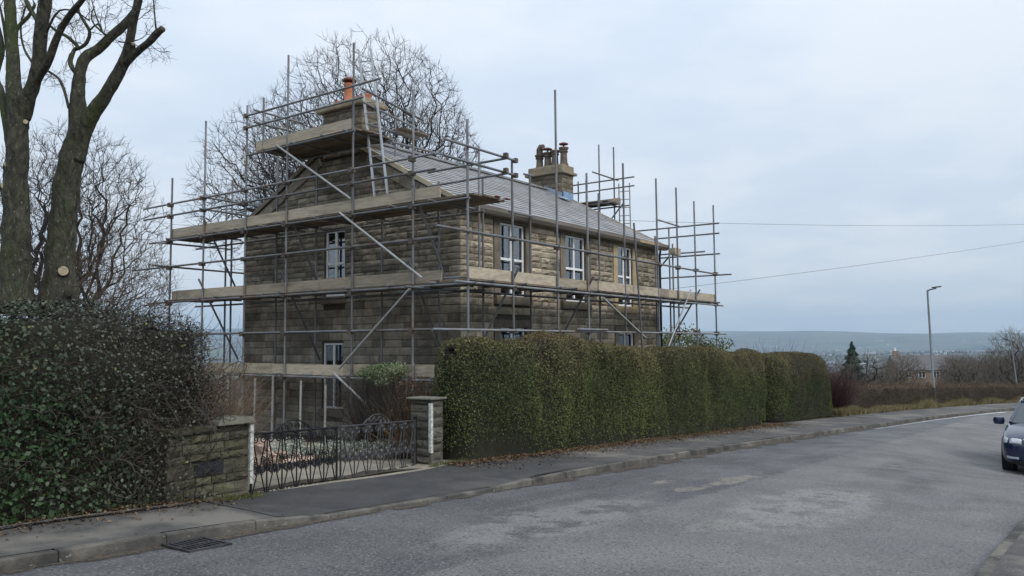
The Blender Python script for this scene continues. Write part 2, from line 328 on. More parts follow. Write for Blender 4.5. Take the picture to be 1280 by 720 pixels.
# road: worn bitumen with a seam along its middle, scraped patches and a damp gutter side
def road_mat():
    m = bpy.data.materials.new('road_asphalt'); m.use_nodes = True; MATS['road_asphalt'] = m
    nt = m.node_tree; N = nt.nodes; L = nt.links; b = N['Principled BSDF']
    geo = N.new('ShaderNodeNewGeometry'); pos = geo.outputs['Position']
    def nz(s, d=5, vec=pos, r=.6):
        n = N.new('ShaderNodeTexNoise'); L.new(vec, n.inputs['Vector']); n.inputs['Scale'].default_value = s; n.inputs['Detail'].default_value = d; n.inputs['Roughness'].default_value = r; return n
    def mm(op, a, c=None):
        n = N.new('ShaderNodeMath'); n.operation = op
        for i, v in enumerate((a, c)):
            if v is None: continue
            if isinstance(v, (int, float)): n.inputs[i].default_value = v
            else: L.new(v, n.inputs[i])
        return n.outputs[0]
    def rg(v, lo, hi, a=0., c=1.):
        n = N.new('ShaderNodeMapRange'); n.interpolation_type = 'SMOOTHSTEP'; L.new(v, n.inputs[0])
        for i, x in zip((1, 2, 3, 4), (lo, hi, a, c)): n.inputs[i].default_value = x
        return n.outputs[0]
    def mix(f, a, c):
        n = N.new('ShaderNodeMix'); n.data_type = 'RGBA'
        if isinstance(f, float): n.inputs[0].default_value = f
        else: L.new(f, n.inputs[0])
        for i, v in ((6, a), (7, c)):
            if isinstance(v, tuple): n.inputs[i].default_value = v+(1,)
            else: L.new(v, n.inputs[i])
        return n.outputs[2]
    # position warped by noise, so that no edge is straight
    wn_ = nz(2.6, 8, pos, .72); wv = N.new('ShaderNodeVectorMath'); wv.operation = 'MULTIPLY_ADD'
    L.new(wn_.outputs['Color'], wv.inputs[0]); wv.inputs[1].default_value = (.9, .5, 0); L.new(pos, wv.inputs[2])
    off = N.new('ShaderNodeVectorMath'); off.operation = 'ADD'; L.new(wv.outputs[0], off.inputs[0]); off.inputs[1].default_value = (-.45, -.25, 0)
    sp = N.new('ShaderNodeSeparateXYZ'); L.new(off.outputs[0], sp.inputs[0]); wx, wy = sp.outputs[0], sp.outputs[1]
    wear = mm('MULTIPLY', rg(nz(2.4, 8, pos, .7).outputs['Fac'], .4, .54), rg(nz(11, 6, pos, .7).outputs['Fac'], .3, .5, .45, 1.0))
    def ell(cx_, cy_, rx, ry, soft=.35):
        a = mm('DIVIDE', mm('SUBTRACT', wx, cx_), rx); c = mm('DIVIDE', mm('SUBTRACT', wy, cy_), ry)
        d = mm('SQRT', mm('ADD', mm('MULTIPLY', a, a), mm('MULTIPLY', c, c)))
        return mm('MULTIPLY', rg(d, 1-soft, 1+soft, 1, 0), wear)
    col = mix(rg(nz(.55, 4).outputs['Fac'], .35, .68), (.115, .112, .111), (.16, .155, .15))
    # the house-side lane is a darker, smoother surfacing
    lane = rg(wy, 4.1, 4.32)
    col = mix(lane, col, mix(rg(nz(.8, 4).outputs['Fac'], .38, .66), (.072, .073, .077), (.11, .11, .112)))
    # long pale wheel-worn streaks
    st = N.new('ShaderNodeMapping'); st.inputs['Scale'].default_value = (.12, 1.5, 1); L.new(pos, st.inputs[0])
    col = mix(rg(nz(1.2, 4, st.outputs[0]).outputs['Fac'], .55, .75, 0, .5), col, (.165, .158, .15))
    # seam between the two lanes
    sd = mm('ABSOLUTE', mm('SUBTRACT', wy, 4.2)); col = mix(rg(sd, .01, .05, .35, 0), col, (.17, .165, .155))
    # pale scraped-out patches
    for e_, c_ in ((ell(10.1, 2.95, 2.0, .7, .2), (.215, .206, .197)), (ell(8.3, 3.35, .6, .22, .2), (.19, .182, .168)), (ell(13.3, 3.4, 1.1, .3, .1), (.155, .15, .146)),
                   (ell(7.4, 4.75, 1.9, .6, .3), (.185, .18, .175)), (ell(11.4, 2.6, .35, .12), (.23, .22, .2))):
        col = mix(e_, col, c_)
    for e_ in (ell(10.9, 5.2, .5, .12, .15), ell(10.6, 4.62, .5, .17, .12), ell(11.75, 4.5, .62, .2, .12), ell(12.75, 4.42, .4, .14, .15)):
        col = mix(mm('MULTIPLY', e_, .75), col, (.24, .215, .178))
    for e_ in (ell(11.35, 4.66, .35, .04, .4), ell(10.1, 5.72, .7, .12, .5), ell(14.5, 5.6, .9, .12, .5), ell(13.9, 2.2, 1.3, .25, .7), ell(16.5, 3.0, 1.8, .3, .7)):
        col = mix(mm('MULTIPLY', e_, .6), col, (.045, .042, .041))
    # chippings
    sp1 = nz(42, 3); col = mix(rg(sp1.outputs['Fac'], .54, .66, 0, .62), col, (.3, .29, .275))
    sp2 = nz(33, 3); col = mix(rg(sp2.outputs['Fac'], .53, .66, 0, .75), col, (.03, .03, .032))
    ck = N.new('ShaderNodeTexVoronoi'); ck.feature = 'DISTANCE_TO_EDGE'; ck.inputs['Scale'].default_value = .75; L.new(off.outputs[0], ck.inputs['Vector'])
    col = mix(mm('MULTIPLY', rg(ck.outputs['Distance'], .004, .014, 1, 0), rg(nz(.5, 2).outputs['Fac'], .56, .7, 0, .5)), col, (.04, .039, .039))
    L.new(col, b.inputs['Base Color'])
    L.new(rg(nz(.9, 3).outputs['Fac'], .4, .6, .6, .82), b.inputs['Roughness']); b.inputs['Specular IOR Level'].default_value = .35
    bp = N.new('ShaderNodeBump'); bp.inputs['Strength'].default_value = .7; bp.inputs['Distance'].default_value = .012
    L.new(nz(85, 3).outputs['Fac'], bp.inputs['Height'])
    bp2 = N.new('ShaderNodeBump'); bp2.inputs['Strength'].default_value = .35; bp2.inputs['Distance'].default_value = .05
    L.new(nz(2.2, 3).outputs['Fac'], bp2.inputs['Height']); L.new(bp.outputs[0], bp2.inputs['Normal']); L.new(bp2.outputs[0], b.inputs['Normal'])
road_mat()

# far country: fields, woods and towns
def land_mat():
    m = bpy.data.materials.new('country'); m.use_nodes = True; MATS['country'] = m
    nt = m.node_tree; N = nt.nodes; L = nt.links; b = N['Principled BSDF']; b.inputs['Roughness'].default_value = .95; b.inputs['Specular IOR Level'].default_value = .1
    geo = N.new('ShaderNodeNewGeometry')
    vo = N.new('ShaderNodeTexVoronoi'); vo.inputs['Scale'].default_value = .0042; L.new(geo.outputs['Position'], vo.inputs['Vector'])
    cr_ = N.new('ShaderNodeValToRGB'); cr_.color_ramp.interpolation = 'CONSTANT'
    sepc = N.new('ShaderNodeSeparateColor'); L.new(vo.outputs['Color'], sepc.inputs[0]); L.new(sepc.outputs[0], cr_.inputs[0])
    cols = [(0, (.07, .085, .04)), (.25, (.028, .032, .024)), (.42, (.09, .105, .055)), (.6, (.045, .045, .036)), (.72, (.11, .105, .07)), (.85, (.06, .075, .038))]
    cr_.color_ramp.elements[0].color = cols[0][1]+(1,); cr_.color_ramp.elements[1].position = cols[1][0]; cr_.color_ramp.elements[1].color = cols[1][1]+(1,)
    for p_, c_ in cols[2:]: q = cr_.color_ramp.elements.new(p_); q.color = c_+(1,)
    nz = N.new('ShaderNodeTexNoise'); nz.inputs['Scale'].default_value = .0016; nz.inputs['Detail'].default_value = 6; L.new(geo.outputs['Position'], nz.inputs['Vector'])
    mr_ = N.new('ShaderNodeMapRange'); L.new(nz.outputs['Fac'], mr_.inputs[0]); mr_.inputs[1].default_value = .46; mr_.inputs[2].default_value = .6
    nz2 = N.new('ShaderNodeTexNoise'); nz2.inputs['Scale'].default_value = .02; nz2.inputs['Detail'].default_value = 5; L.new(geo.outputs['Position'], nz2.inputs['Vector'])
    cr2 = N.new('ShaderNodeValToRGB'); L.new(nz2.outputs['Fac'], cr2.inputs[0])
    cr2.color_ramp.elements[0].position = .38; cr2.color_ramp.elements[0].color = (.03, .033, .024, 1); cr2.color_ramp.elements[1].position = .68; cr2.color_ramp.elements[1].color = (.17, .15, .13, 1)
    mx_ = N.new('ShaderNodeMix'); mx_.data_type = 'RGBA'; L.new(mr_.outputs[0], mx_.inputs[0]); L.new(cr_.outputs[0], mx_.inputs[6]); L.new(cr2.outputs[0], mx_.inputs[7])
    L.new(mx_.outputs[2], b.inputs['Base Color'])
land_mat()

# ------------------------------------------------------------------ terrain
def terrain():
    t = np.linspace(-1, 1, 231); ax = np.sinh(t*7.2)/np.sinh(7.2)*12000
    X, Y = np.meshgrid(ax+20, ax+10, indexing='ij'); Z = terr_z(X, Y)
    n = len(t); V = np.stack([X, Y, Z], -1).reshape(-1, 3)
    i = np.arange(n*n).reshape(n, n); F = np.stack([i[:-1, :-1], i[1:, :-1], i[1:, 1:], i[:-1, 1:]], -1).reshape(-1, 4)
    return kind(obj('terrain', mesh_np('terrain', V, F, True), 'country'), 'structure')
terrain()

# ------------------------------------------------------------------ road, kerbs, footways, garden ground
KX = [-14, 2.8, 5.5, 9, 15, 25, 35, 47, 60, 80, 110]; KY = [7.0, 6.95, 6.74, 6.6, 6.6, 6.08, 5.45, 4.2, 2.3, -1.6, -9]
RX = [-14, 7.7, 10.7, 12.3, 14.5, 25, 35, 47, 60, 80, 110]; RY = [.9, .84, .72, .4, -.75, -1.0, -1.3, -2.2, -4, -8, -15]
BY = [8.45, 8.45, 8.4, 8.55, 8.5, 8.2, 7.75, 6.7, 4.9, 1.0, -6.4]
def cubic(xs, xp, yp):
    xs = np.asarray(xs, float); return sum(np.interp(xs+d, xp, yp) for d in (-2, -1, 0, 1, 2))/5
kyl = lambda x: cubic(x, KX, KY); kyr = lambda x: np.interp(x, RX, RY); back = lambda x: cubic(x, KX, BY)
def kerb_up(x):     # dropped across the drive
    x = np.asarray(x, float); return .085-.06*(sstep(5.0, 5.9, x)-sstep(9.2, 9.9, x))
def sheet(name, xs, yfun, nv, zfun, m, k='structure', parent=None):
    P = []
    for x in xs:
        y0, y1 = yfun(x)
        for j in range(nv): y = y0+(y1-y0)*j/(nv-1); P.append((x, y, zfun(x, y, j/(nv-1))))
    i = np.arange(len(xs)*nv).reshape(len(xs), nv); F = np.stack([i[:-1, :-1], i[1:, :-1], i[1:, 1:], i[:-1, 1:]], -1).reshape(-1, 4)
    o = obj(name, mesh_np(name, P, F, True), m, parent)
    return kind(o, k) if k else o
def drop(x, y): return float(.3*sstep(12.5, 19, x)*(1-sstep(.3, 4.6, y)))      # the road falls away on its downhill side
xs_r = np.concatenate([np.arange(-14, 30, .5), np.arange(30, 110, 2)])
def road_h(x, y, t): return road_z(x)-drop(x, y)+.045*(1-(2*t-1)**2)-.02+.008*mnoise.noise(Vector((x*.8, y*1.1, 0)))
sheet('road', xs_r, lambda x: (float(kyr(x))-.02, float(kyl(x))+.02), 13, road_h, 'road_asphalt')
def foot_h(x, y, t): return road_z(x)+float(kerb_up(x))*(1-.4*t)+.045*t+.012*mnoise.noise(Vector((x*.9, y*1.3, 4)))
sheet('pavement', np.concatenate([np.arange(-14, 34, .4), np.arange(34, 110, 2)]), lambda x: (float(kyl(x))+.11, float(back(x))), 9, foot_h, 'asphalt_kerbside')
sheet('pavement', np.concatenate([np.arange(-14, 34, .5), np.arange(34, 110, 2)]), lambda x: (float(kyr(x))-2.6, float(kyr(x))-.11), 5, lambda x, y, t: road_z(x)+.1-drop(x, 0), 'asphalt_kerbside')
def kerb(name, fun, sgn, x0, x1, up):
    root = kind(bpy.data.objects.new(name, None), 'structure'); COL.objects.link(root)
    x = x0; L_ = .915
    while x < x1:
        a, b_ = x+.0025, x+L_-.0025; P = []
        rz = random.uniform(-.005, .005)
        for z in (-.12, 1):
            for k_ in (0, 1):
                for xx in (a, b_):
                    y = float(fun(xx)); u = float(up(xx))+rz
                    yy = y+sgn*(0 if k_ == 0 else .12)+(sgn*.012 if (z == 1 and k_ == 0) else 0)
                    P.append((xx, yy, road_z(xx)+(z if z < 0 else u)))
        if sgn < 0: P = [P[i_] for i_ in (2, 3, 0, 1, 6, 7, 4, 5)]
        o = MB().hexa(P).build('kerb_stone', 'kerb_concrete', root); bevelled(o, .014, 2); x += L_
kerb('kerb', kyl, 1, -3.2, 64, kerb_up)
kerb('kerb', kyr, -1, 2.5, 20, lambda x: .1-drop(x, 0))
GZ = lambda x, y: road_z(x)+.075-.012*max(0, y-8.5)
xs_g = np.arange(-12, 34.1, .5)
sheet('drive_crossing', np.arange(5.35, 12.4, .25), lambda x: (float(kyl(x))+.125, float(back(x))-.06), 9, lambda x, y, t: foot_h(x, y, t)+.005, 'asphalt_dark')
sheet('garden_ground', xs_g, lambda x: (float(back(x))+.0, 32), 40, lambda x, y, t: GZ(x, y)+.03*mnoise.noise(Vector((x, y, 0))), 'soil')
sheet('driveway', np.arange(5.9, 11.21, .25), lambda x: (float(back(x))-.12, 15.5), 36, lambda x, y, t: foot_h(x, y, 1)+.006 if t < .03 else (GZ(x, y)+.035)*min(1, t*5)+(foot_h(x, float(back(x)), 1)+.006)*(1-min(1, t*5))+.02*mnoise.noise(Vector((x*1.5, y*1.5, 3)))*min(1, t*5), 'drive_dirt')
sheet('verge', np.arange(31.5, 110, 1.5), lambda x: (float(back(x))-.05, float(back(x))+30), 24, lambda x, y, t: road_z(x)+.1+.06*mnoise.noise(Vector((x, y, 1)))-.03*max(0, y-float(back(x))-3), 'verge_soil')
# narrow edging course behind the footway, and the white line at the far bend
sheet('edging', np.arange(-3, 5.2, .3), lambda x: (float(back(x))-.42, float(back(x))-.35), 2, lambda x, y, t: foot_h(x, y, .8)+.028, 'kerb_concrete')
sheet('painted_line', np.arange(27, 48, .5), lambda x: (float(kyl(x))-.36-.006*(x-27), float(kyl(x))-.3+.005*(x-27)), 2, lambda x, y, t: road_h(x, y, (y-float(kyr(x)))/(float(kyl(x))-float(kyr(x))))+.012, 'paint_white')

# grit and dead leaves washed against the kerb
def gutter_dirt():
    m = bpy.data.materials.new('gutter_dirt'); m.use_nodes = True; MATS['gutter_dirt'] = m; nt = m.node_tree; N = nt.nodes; L = nt.links
    b = N['Principled BSDF']; b.inputs['Roughness'].default_value = .95; out = N['Material Output']; geo = N.new('ShaderNodeNewGeometry')
    def nz(s): n = N.new('ShaderNodeTexNoise'); L.new(geo.outputs['Position'], n.inputs['Vector']); n.inputs['Scale'].default_value = s; n.inputs['Detail'].default_value = 6; return n.outputs['Fac']
    at = N.new('ShaderNodeAttribute'); at.attribute_name = 'Col'; a = N.new('ShaderNodeMath'); a.operation = 'MULTIPLY_ADD'; L.new(nz(2.3), a.inputs[0]); a.inputs[1].default_value = 2.1; a.inputs[2].default_value = -.62
    s = N.new('ShaderNodeMath'); s.operation = 'SUBTRACT'; L.new(a.outputs[0], s.inputs[0]); L.new(at.outputs['Fac'], s.inputs[1]); r = N.new('ShaderNodeMapRange'); L.new(s.outputs[0], r.inputs[0]); r.inputs[1].default_value = -.1; r.inputs[2].default_value = .25; r.inputs[4].default_value = .85
    cr_ = N.new('ShaderNodeValToRGB'); L.new(nz(26), cr_.inputs[0]); cr_.color_ramp.elements[0].position = .35; cr_.color_ramp.elements[0].color = (.03, .025, .02, 1); cr_.color_ramp.elements[1].position = .7; cr_.color_ramp.elements[1].color = (.13, .1, .072, 1)
    L.new(cr_.outputs[0], b.inputs['Base Color']); t = N.new('ShaderNodeBsdfTransparent'); mx_ = N.new('ShaderNodeMixShader'); L.new(r.outputs[0], mx_.inputs[0]); L.new(t.outputs[0], mx_.inputs[1]); L.new(b.outputs[0], mx_.inputs[2]); L.new(mx_.outputs[0], out.inputs[0])
    xs = np.arange(-3, 48, .4); V = []; C_ = []
    for x in xs:
        y0 = float(kyl(x)); wd = .5 if x > 10 else .28
        for j in range(4): y = y0-.003-wd*j/3; V.append((x, y, road_h(x, y, (y-float(kyr(x)))/(y0-float(kyr(x))))+.009)); C_.append((j/3,)*3)
    i = np.arange(len(xs)*4).reshape(-1, 4); F = np.stack([i[:-1, :-1], i[1:, :-1], i[1:, 1:], i[:-1, 1:]], -1).reshape(-1, 4)
    kind(obj('gutter_dirt', mesh_np('gutter_dirt', V, F, True, np.array(C_)), 'gutter_dirt'), 'structure')
gutter_dirt()
# ------------------------------------------------------------------ the house
XG, YF, XE, YB = 12.73, 10.54, 22.11, 17.82
ZG, ZE, ZR, ZEB, YM = -2.75, 2.93, 4.95, 3.12, 14.18
house = thing('stone_house', 'two-storey coarse stone house with slate roof and white windows, wrapped in scaffolding', 'house', (XG, YF, -2.2))

def stone_variants(k, nx=5, nz_=4, seed=1):
    g = random.Random(seed); out = []
    for _ in range(k):
        V = []; F = []
        for j in range(nz_):
            for i in range(nx):
                x = i/(nx-1)-.5; z = j/(nz_-1)-.5; edge = i in (0, nx-1) or j in (0, nz_-1)
                if not edge: x += g.uniform(-.06, .06); z += g.uniform(-.07, .07); y = -.35-g.random()*.65
                else: y = -.05-g.random()*.12
                V.append((x, y, z))
        for j in range(nz_-1):
            for i in range(nx-1): a = j*nx+i; F.append((a, a+1, a+nx+1, a+nx))
        rim = [i for i in range(nx)]+[j*nx+nx-1 for j in range(1, nz_)]+[(nz_-1)*nx+i for i in range(nx-2, -1, -1)]+[j*nx for j in range(nz_-2, 0, -1)]
        b0 = len(V)
        for r_ in rim: V.append((V[r_][0], 1.0, V[r_][2]))
        n = len(rim)
        for q in range(n): F.append((rim[q], b0+q, b0+(q+1) % n, rim[(q+1) % n]))
        out.append((np.array(V), F))
    return out
SV = stone_variants(14)
FRONT_M = lambda u, z, L, H, d: Matrix(((L, 0, 0, u), (0, d, 0, YF), (0, 0, H, z), (0, 0, 0, 1)))
GABLE_M = lambda u, z, L, H, d: Matrix(((0, d, 0, XG), (-L, 0, 0, u), (0, 0, H, z), (0, 0, 0, 1)))
def stones_into(lst, name, m_, parent, n_parts, face_m):
    """lst of (u0,u1,z0,z1,depth,weight,matrix function): the n_parts that show largest become parts, the rest one part."""
    g = random.Random(len(lst)); lst = sorted(lst, key=lambda s: -s[5])
    meshes = []
    for i, (V, F) in enumerate(SV):
        me = bpy.data.meshes.new(name); me.from_pydata([tuple(v) for v in V], [], F); me.update(); me.materials.append(MATS[m_]); meshes.append(me)
    RV = []; RF = []; base = 0
    for k_, (u0, u1, z0, z1, d, w, fm) in enumerate(lst):
        q = g.randrange(len(SV)); M = fm((u0+u1)/2, (z0+z1)/2, u1-u0-.014, z1-z0-.013, d*g.uniform(.8, 1.25))
        if k_ < n_parts: obj(name, meshes[q], None, parent, M)
        else:
            V, F = SV[q]; A = np.array(M); W = V @ A[:3, :3].T+A[:3, 3]
            RV.append(W); RF += [tuple(i+base for i in f) for f in F]; base += len(V)
    if RV:
        me = bpy.data.meshes.new(name); me.from_pydata([tuple(v) for v in np.concatenate(RV)], [], RF); me.update()
        kind(obj('stonework', me, m_, parent), 'stuff')
def courses(z0, z1):
    z = z0; out = []
    g = random.Random(11)
    while z < z1-.02:
        h = (.172 if z < .85 else .137)*g.uniform(.93, 1.07); out.append((z, min(z+h, z1))); z += h
    return out
def row(intervals, holes, z0, z1, g, lo=.26, hi=.62):
    iv = intervals
    for a, b, c, d in holes:
        if d <= z0+.03 or c >= z1-.03: continue
        iv = [p for (s, e_) in iv for p in ((s, min(e_, a)), (max(s, b), e_)) if p[1]-p[0] > .05]
    out = []
    for s, e_ in iv:
        u = s
        while u < e_-.001:
            L_ = g.uniform(lo, hi); nx_ = u+L_
            if e_-nx_ < .22: nx_ = e_
            out.append((u, min(nx_, e_))); u = nx_
    return out
WF = [(14.1, 15.08, 1.05, 2.69), (16.8, 17.8, 1.03, 2.69), (19.5, 20.4, 1.0, 2.67), (14.1, 15.08, -1.3, .35), (19.53, 20.43, -1.3, .27)]
WG = [(14.03, 14.72, 1.13, 2.69), (14.07, 14.77, -1.49, .04)]
holesF = [(a-.24, b+.24, c-.21, d+.17) for a, b, c, d in WF]+[(16.7, 17.9, -2.75, -.1)]
holesG = [(a-.02, b+.02, c-.19, d+.0) for a, b, c, d in WG]
g_ = random.Random(5); LF = []; LG = []
def wgt(p, n, a): v = Vector(p); return a*abs(v.normalized().dot(Vector(n)))/v.length_squared
for z0, z1 in courses(ZG+.1, 2.8):
    for a, b in row([(XG, XE)], holesF, z0, z1, g_):
        w = wgt(((a+b)/2, YF, (z0+z1)/2), (0, 1, 0), (b-a)*(z1-z0)) if z0 > .05 else 0
        LF.append((a, b, z0, z1, .042 if z0 > .85 else .032, w, FRONT_M))
def gable_lim(z):
    a = YF if z < ZE else YF+(z-ZE)/(ZR-ZE)*(YM-YF); b = YB if z < ZEB else YB-(z-ZEB)/(ZR-ZEB)*(YB-YM)
    return a, b
for z0, z1 in courses(ZG+.1, 4.9):
    a, b = gable_lim(z1); a = max(a, YF); b = min(b, YB)
    if z1 > 2.85: a += .1; b -= .1
    if b-a < .2: continue
    for s, e_ in row([(a, b)], holesG, z0, z1, g_):
        mid = (s+e_)/2
        if z1 > 4.4 and 13.3 < mid < 14.85: continue
        w = wgt((XG, mid, (z0+z1)/2), (1, 0, 0), (e_-s)*(z1-z0)) if z0 > -1.7 else 0
        LG.append((s, e_, z0, z1, .034 if z0 > .85 else .016, w, GABLE_M))
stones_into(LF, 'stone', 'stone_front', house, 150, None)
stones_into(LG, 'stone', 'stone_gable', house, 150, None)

def cells(u0, u1, z0, z1, holes):
    us = sorted({u0, u1, *[h[0] for h in holes], *[h[1] for h in holes]}); zs = sorted({z0, z1, *[h[2] for h in holes], *[h[3] for h in holes]})
    for a, b in zip(us, us[1:]):
        for c, d in zip(zs, zs[1:]):
            if not any(h[0] <= (a+b)/2 <= h[1] and h[2] <= (c+d)/2 <= h[3] for h in holes): yield a, b, c, d
mb = MB()
for a, b, c, d in cells(XG+.02, XE-.02, ZG, 2.9, WF): mb.box(a, b, YF+.012, YF+.3, c, d)
mb.build('front_wall', 'mortar', house)
mb = MB()
for a, b, c, d in cells(YF+.3, YB-.3, ZG, 2.9, WG): mb.box(XG+.012, XG+.3, a, b, c, d)
mb.prism([(YF+.3, 2.9), (YB-.3, 2.9), (YB-.3, ZEB-.06), (YM, ZR-.1), (YF+.3, ZE+.08)], 0, XG+.012, XG+.3)
mb.build('gable_wall', 'mortar', house)
mb = MB(); mb.box(XG+.012, XE, YB-.3, YB, ZG, ZEB-.05)
mb.prism([(YF+.3, ZG), (YB-.3, ZG), (YB-.3, ZEB-.06), (YM, ZR-.1), (YF+.3, ZE+.08)], 0, XE-.3, XE)
mb.build('rear_wall', 'mortar', house)

# windows: frame > panes, mullion, sill, lintel, jambs, curtain
def fbox(face, u0, u1, d0, d1, z0, z1, mb):
    return mb.box(u0, u1, YF+d0, YF+d1, z0, z1) if face == 'F' else mb.box(XG+d0, XG+d1, u0, u1, z0, z1)
def curtain(face, u0, u1, d, z0, z1, parent, drape):
    n = 28; P = []
    for k in range(n+1):
        t = k/n; u = u0+(u1-u0)*t; w = d+.018*math.sin(t*38)+.008*math.sin(t*91)
        for z in (z0+(drape(t) if drape else 0), z1): P.append((u, YF+w, z) if face == 'F' else (XG+w, u, z))
    i = np.arange(2*(n+1)).reshape(n+1, 2); F = np.stack([i[:-1, 0], i[1:, 0], i[1:, 1], i[:-1, 1]], -1)
    return obj('curtain', mesh_np('curtain', P, F, True), 'curtain', parent)
def window(face, a, b, c, d, transom, surround, smat, cur):
    fw = .048; mb = MB()
    for q in ((a, b, c, c+fw), (a, b, d-fw, d)): fbox(face, q[0], q[1], .045, .11, q[2], q[3], mb)
    for q in ((a, a+fw), (b-fw, b)): fbox(face, q[0], q[1], .045, .11, c+fw, d-fw, mb)
    w = mb.build('window', 'upvc', house); bevelled(w, .008)
    m_ = (a+b)/2; fbox(face, m_-.027, m_+.027, .043, .11, c+fw, d-fw, mb := MB()); mb.build('mullion', 'upvc', w)
    zs = [c+fw, d-fw]
    if transom:
        mb = MB()
        for q in ((a+fw, m_-.027), (m_+.027, b-fw)): fbox(face, q[0], q[1], .044, .11, transom-.027, transom+.027, mb)
        mb.build('transom', 'upvc', w); zs = [c+fw, transom-.027, transom+.027, d-fw]
    for u0, u1 in ((a+fw, m_-.027), (m_+.027, b-fw)):
        for z0, z1 in zip(zs[::2], zs[1::2]):
            fbox(face, u0, u1, .072, .078, z0, z1, mb := MB()); mb.build('pane', 'window_glass', w)
    sh = .2 if face == 'F' else .18; e_ = .2 if face == 'F' else .06
    fbox(face, a-e_, b+e_, -.07, .2, c-sh, c-.004, mb := MB()); bevelled(mb.build('sill', smat, w), .012)
    if surround:
        for u0, u1 in ((a-.23, a-.003), (b+.003, b+.23)):
            fbox(face, u0, u1, -.03, .16, c, d-.002, mb := MB()); bevelled(mb.build('jamb', smat, w), .01)
        fbox(face, a-.235, b+.235, -.027, .16, d, d+(.1 if d > 1 else .165), mb := MB()); bevelled(mb.build('lintel', 'dressed_stone', w), .01)
    if cur: cur(w)
    return w
side = lambda face, a, b, c, d: (lambda w: [curtain(face, a, a+(b-a)*.2, .24, c, d, w, None), curtain(face, b-(b-a)*.34, b, .24, c, d, w, None)])
full = lambda face, a, b, c, d: (lambda w: curtain(face, a, b, .22, c, d, w, lambda t: .75*(.5-.5*math.cos(math.pi*t))*(1 if c > 0 else 0)))
for k, (a, b, c, d) in enumerate(WF):
    window('F', a, b, c, d, c+.83 if k < 3 else None, True, 'new_stone' if k == 2 else 'dressed_stone', side('F', a, b, c, d))
window('G', *WG[0], 1.9, False, 'dressed_stone', full('G', 14.05, 14.7, 1.13, 2.38))
window('G', *WG[1], None, False, 'dressed_stone', None)
dr = MB().box(16.85, 17.75, YF+.1, YF+.15, -2.6, -.25).build('door', 'car_black', house)
MB().tube([(17.65, YF+.1, -1.4), (17.65, YF+.03, -1.4), (17.55, YF+.03, -1.4)], .012, 6).build('handle', 'chrome', dr)

# roof
def roof_side(y0, z0, y1, z1):
    s = Vector((0, y1-y0, z1-z0)); Ls = s.length; s.normalize(); nrm = Vector((0, -s.z, s.y)) if y1 > y0 else Vector((0, s.z, -s.y))
    if nrm.z < 0: nrm = -nrm
    return Vector((0, y0, z0)), s, Ls, nrm
roof_deck = MB()
for (y0, z0, y1, z1) in ((YF-.16, ZE-.04, YM, ZR), (YB+.16, ZEB-.06, YM, ZR)):
    o_, s, Ls, nr = roof_side(y0, z0, y1, z1); P = []
    for off in (-.1, -.02):
        for t in (0, Ls):
            for x in (XG-.02, XE+.02): q = o_+s*t+nr*off; P.append((x, q.y, q.z))
    roof_deck.hexa(P)
roof = roof_deck.build('roof', 'gutter_wood', house)
sl = MB(); gs = random.Random(3)
for (y0, z0, y1, z1) in ((YF-.2, ZE-.055, YM, ZR), (YB+.2, ZEB-.08, YM, ZR)):
    o_, s, Ls, nr = roof_side(y0, z0, y1, z1); rows = 20; ex = Ls/rows
    for r_ in range(rows):
        x = XG-.04-gs.uniform(0, .25)
        while x < XE+.05:
            w_ = gs.uniform(.26, .36); xa, xb = max(x, XG-.04), min(x+w_-.005, XE+.05); x += w_
            if xb-xa < .03: continue
            lift = gs.uniform(0, .004); P = []
            for off in (0, 1):
                for t, h_ in ((r_*ex-gs.uniform(0, .006), .024+lift), (min((r_+1)*ex+.03, Ls), .006)):
                    for xx in (xa, xb): q = o_+s*t+nr*((h_ if off else h_-.012)); P.append((xx, q.y, q.z))
            sl.hexa(P)
kind(sl.build('slates', 'slate', roof), 'stuff')
x = XG-.04
while x < XE+.05:
    w_ = min(.45, XE+.05-x); pr = []
    for k in range(7):
        a = math.pi*(k/6); pr.append((YM+.13*math.cos(a)*1.15, ZR-.02+.1*math.sin(a)))
    bevelled(MB().prism(pr, 0, x+.003, x+w_-.003).build('ridge_tile', 'ridge_tile', roof), .004, 1); x += .45
for xa, xb, nm in ((XG-.1, XG-.041, 'verge'), (XE+.051, XE+.11, 'verge')):
    for (y0, z0, y1, z1) in ((YF-.21, ZE-.055, YM, ZR), (YB+.21, ZEB-.08, YM, ZR)):
        o_, s, Ls, nr = roof_side(y0, z0, y1, z1); P = []
        for off in (-.055, .045):
            for t in (0, Ls):
                for x in (xa, xb): q = o_+s*t+nr*off; P.append((x, q.y, q.z))
        MB().hexa(P).build(nm, 'verge_cream' if y0 < YM else 'dressed_stone', roof)
# sloping skew stones under the near verge
for (y0, z0, y1, z1) in ((YF-.05, ZE-.02, YM, ZR-.03), (YB+.05, ZEB-.02, YM, ZR-.03)):
    o_, s, Ls, nr = roof_side(y0, z0, y1, z1); t = 0
    while t < Ls-.85:
        L_ = min(.62, Ls-.85-t); P = []
        for off in (-.3, -.06):
            for tt in (t+.004, t+L_-.004):
                for x in (XG-.055, XG+.1): q = o_+s*tt+nr*off; P.append((x, q.y, q.z))
        bevelled(MB().hexa(P).build('skew_stone', 'stone_gable', house), .012); t += L_
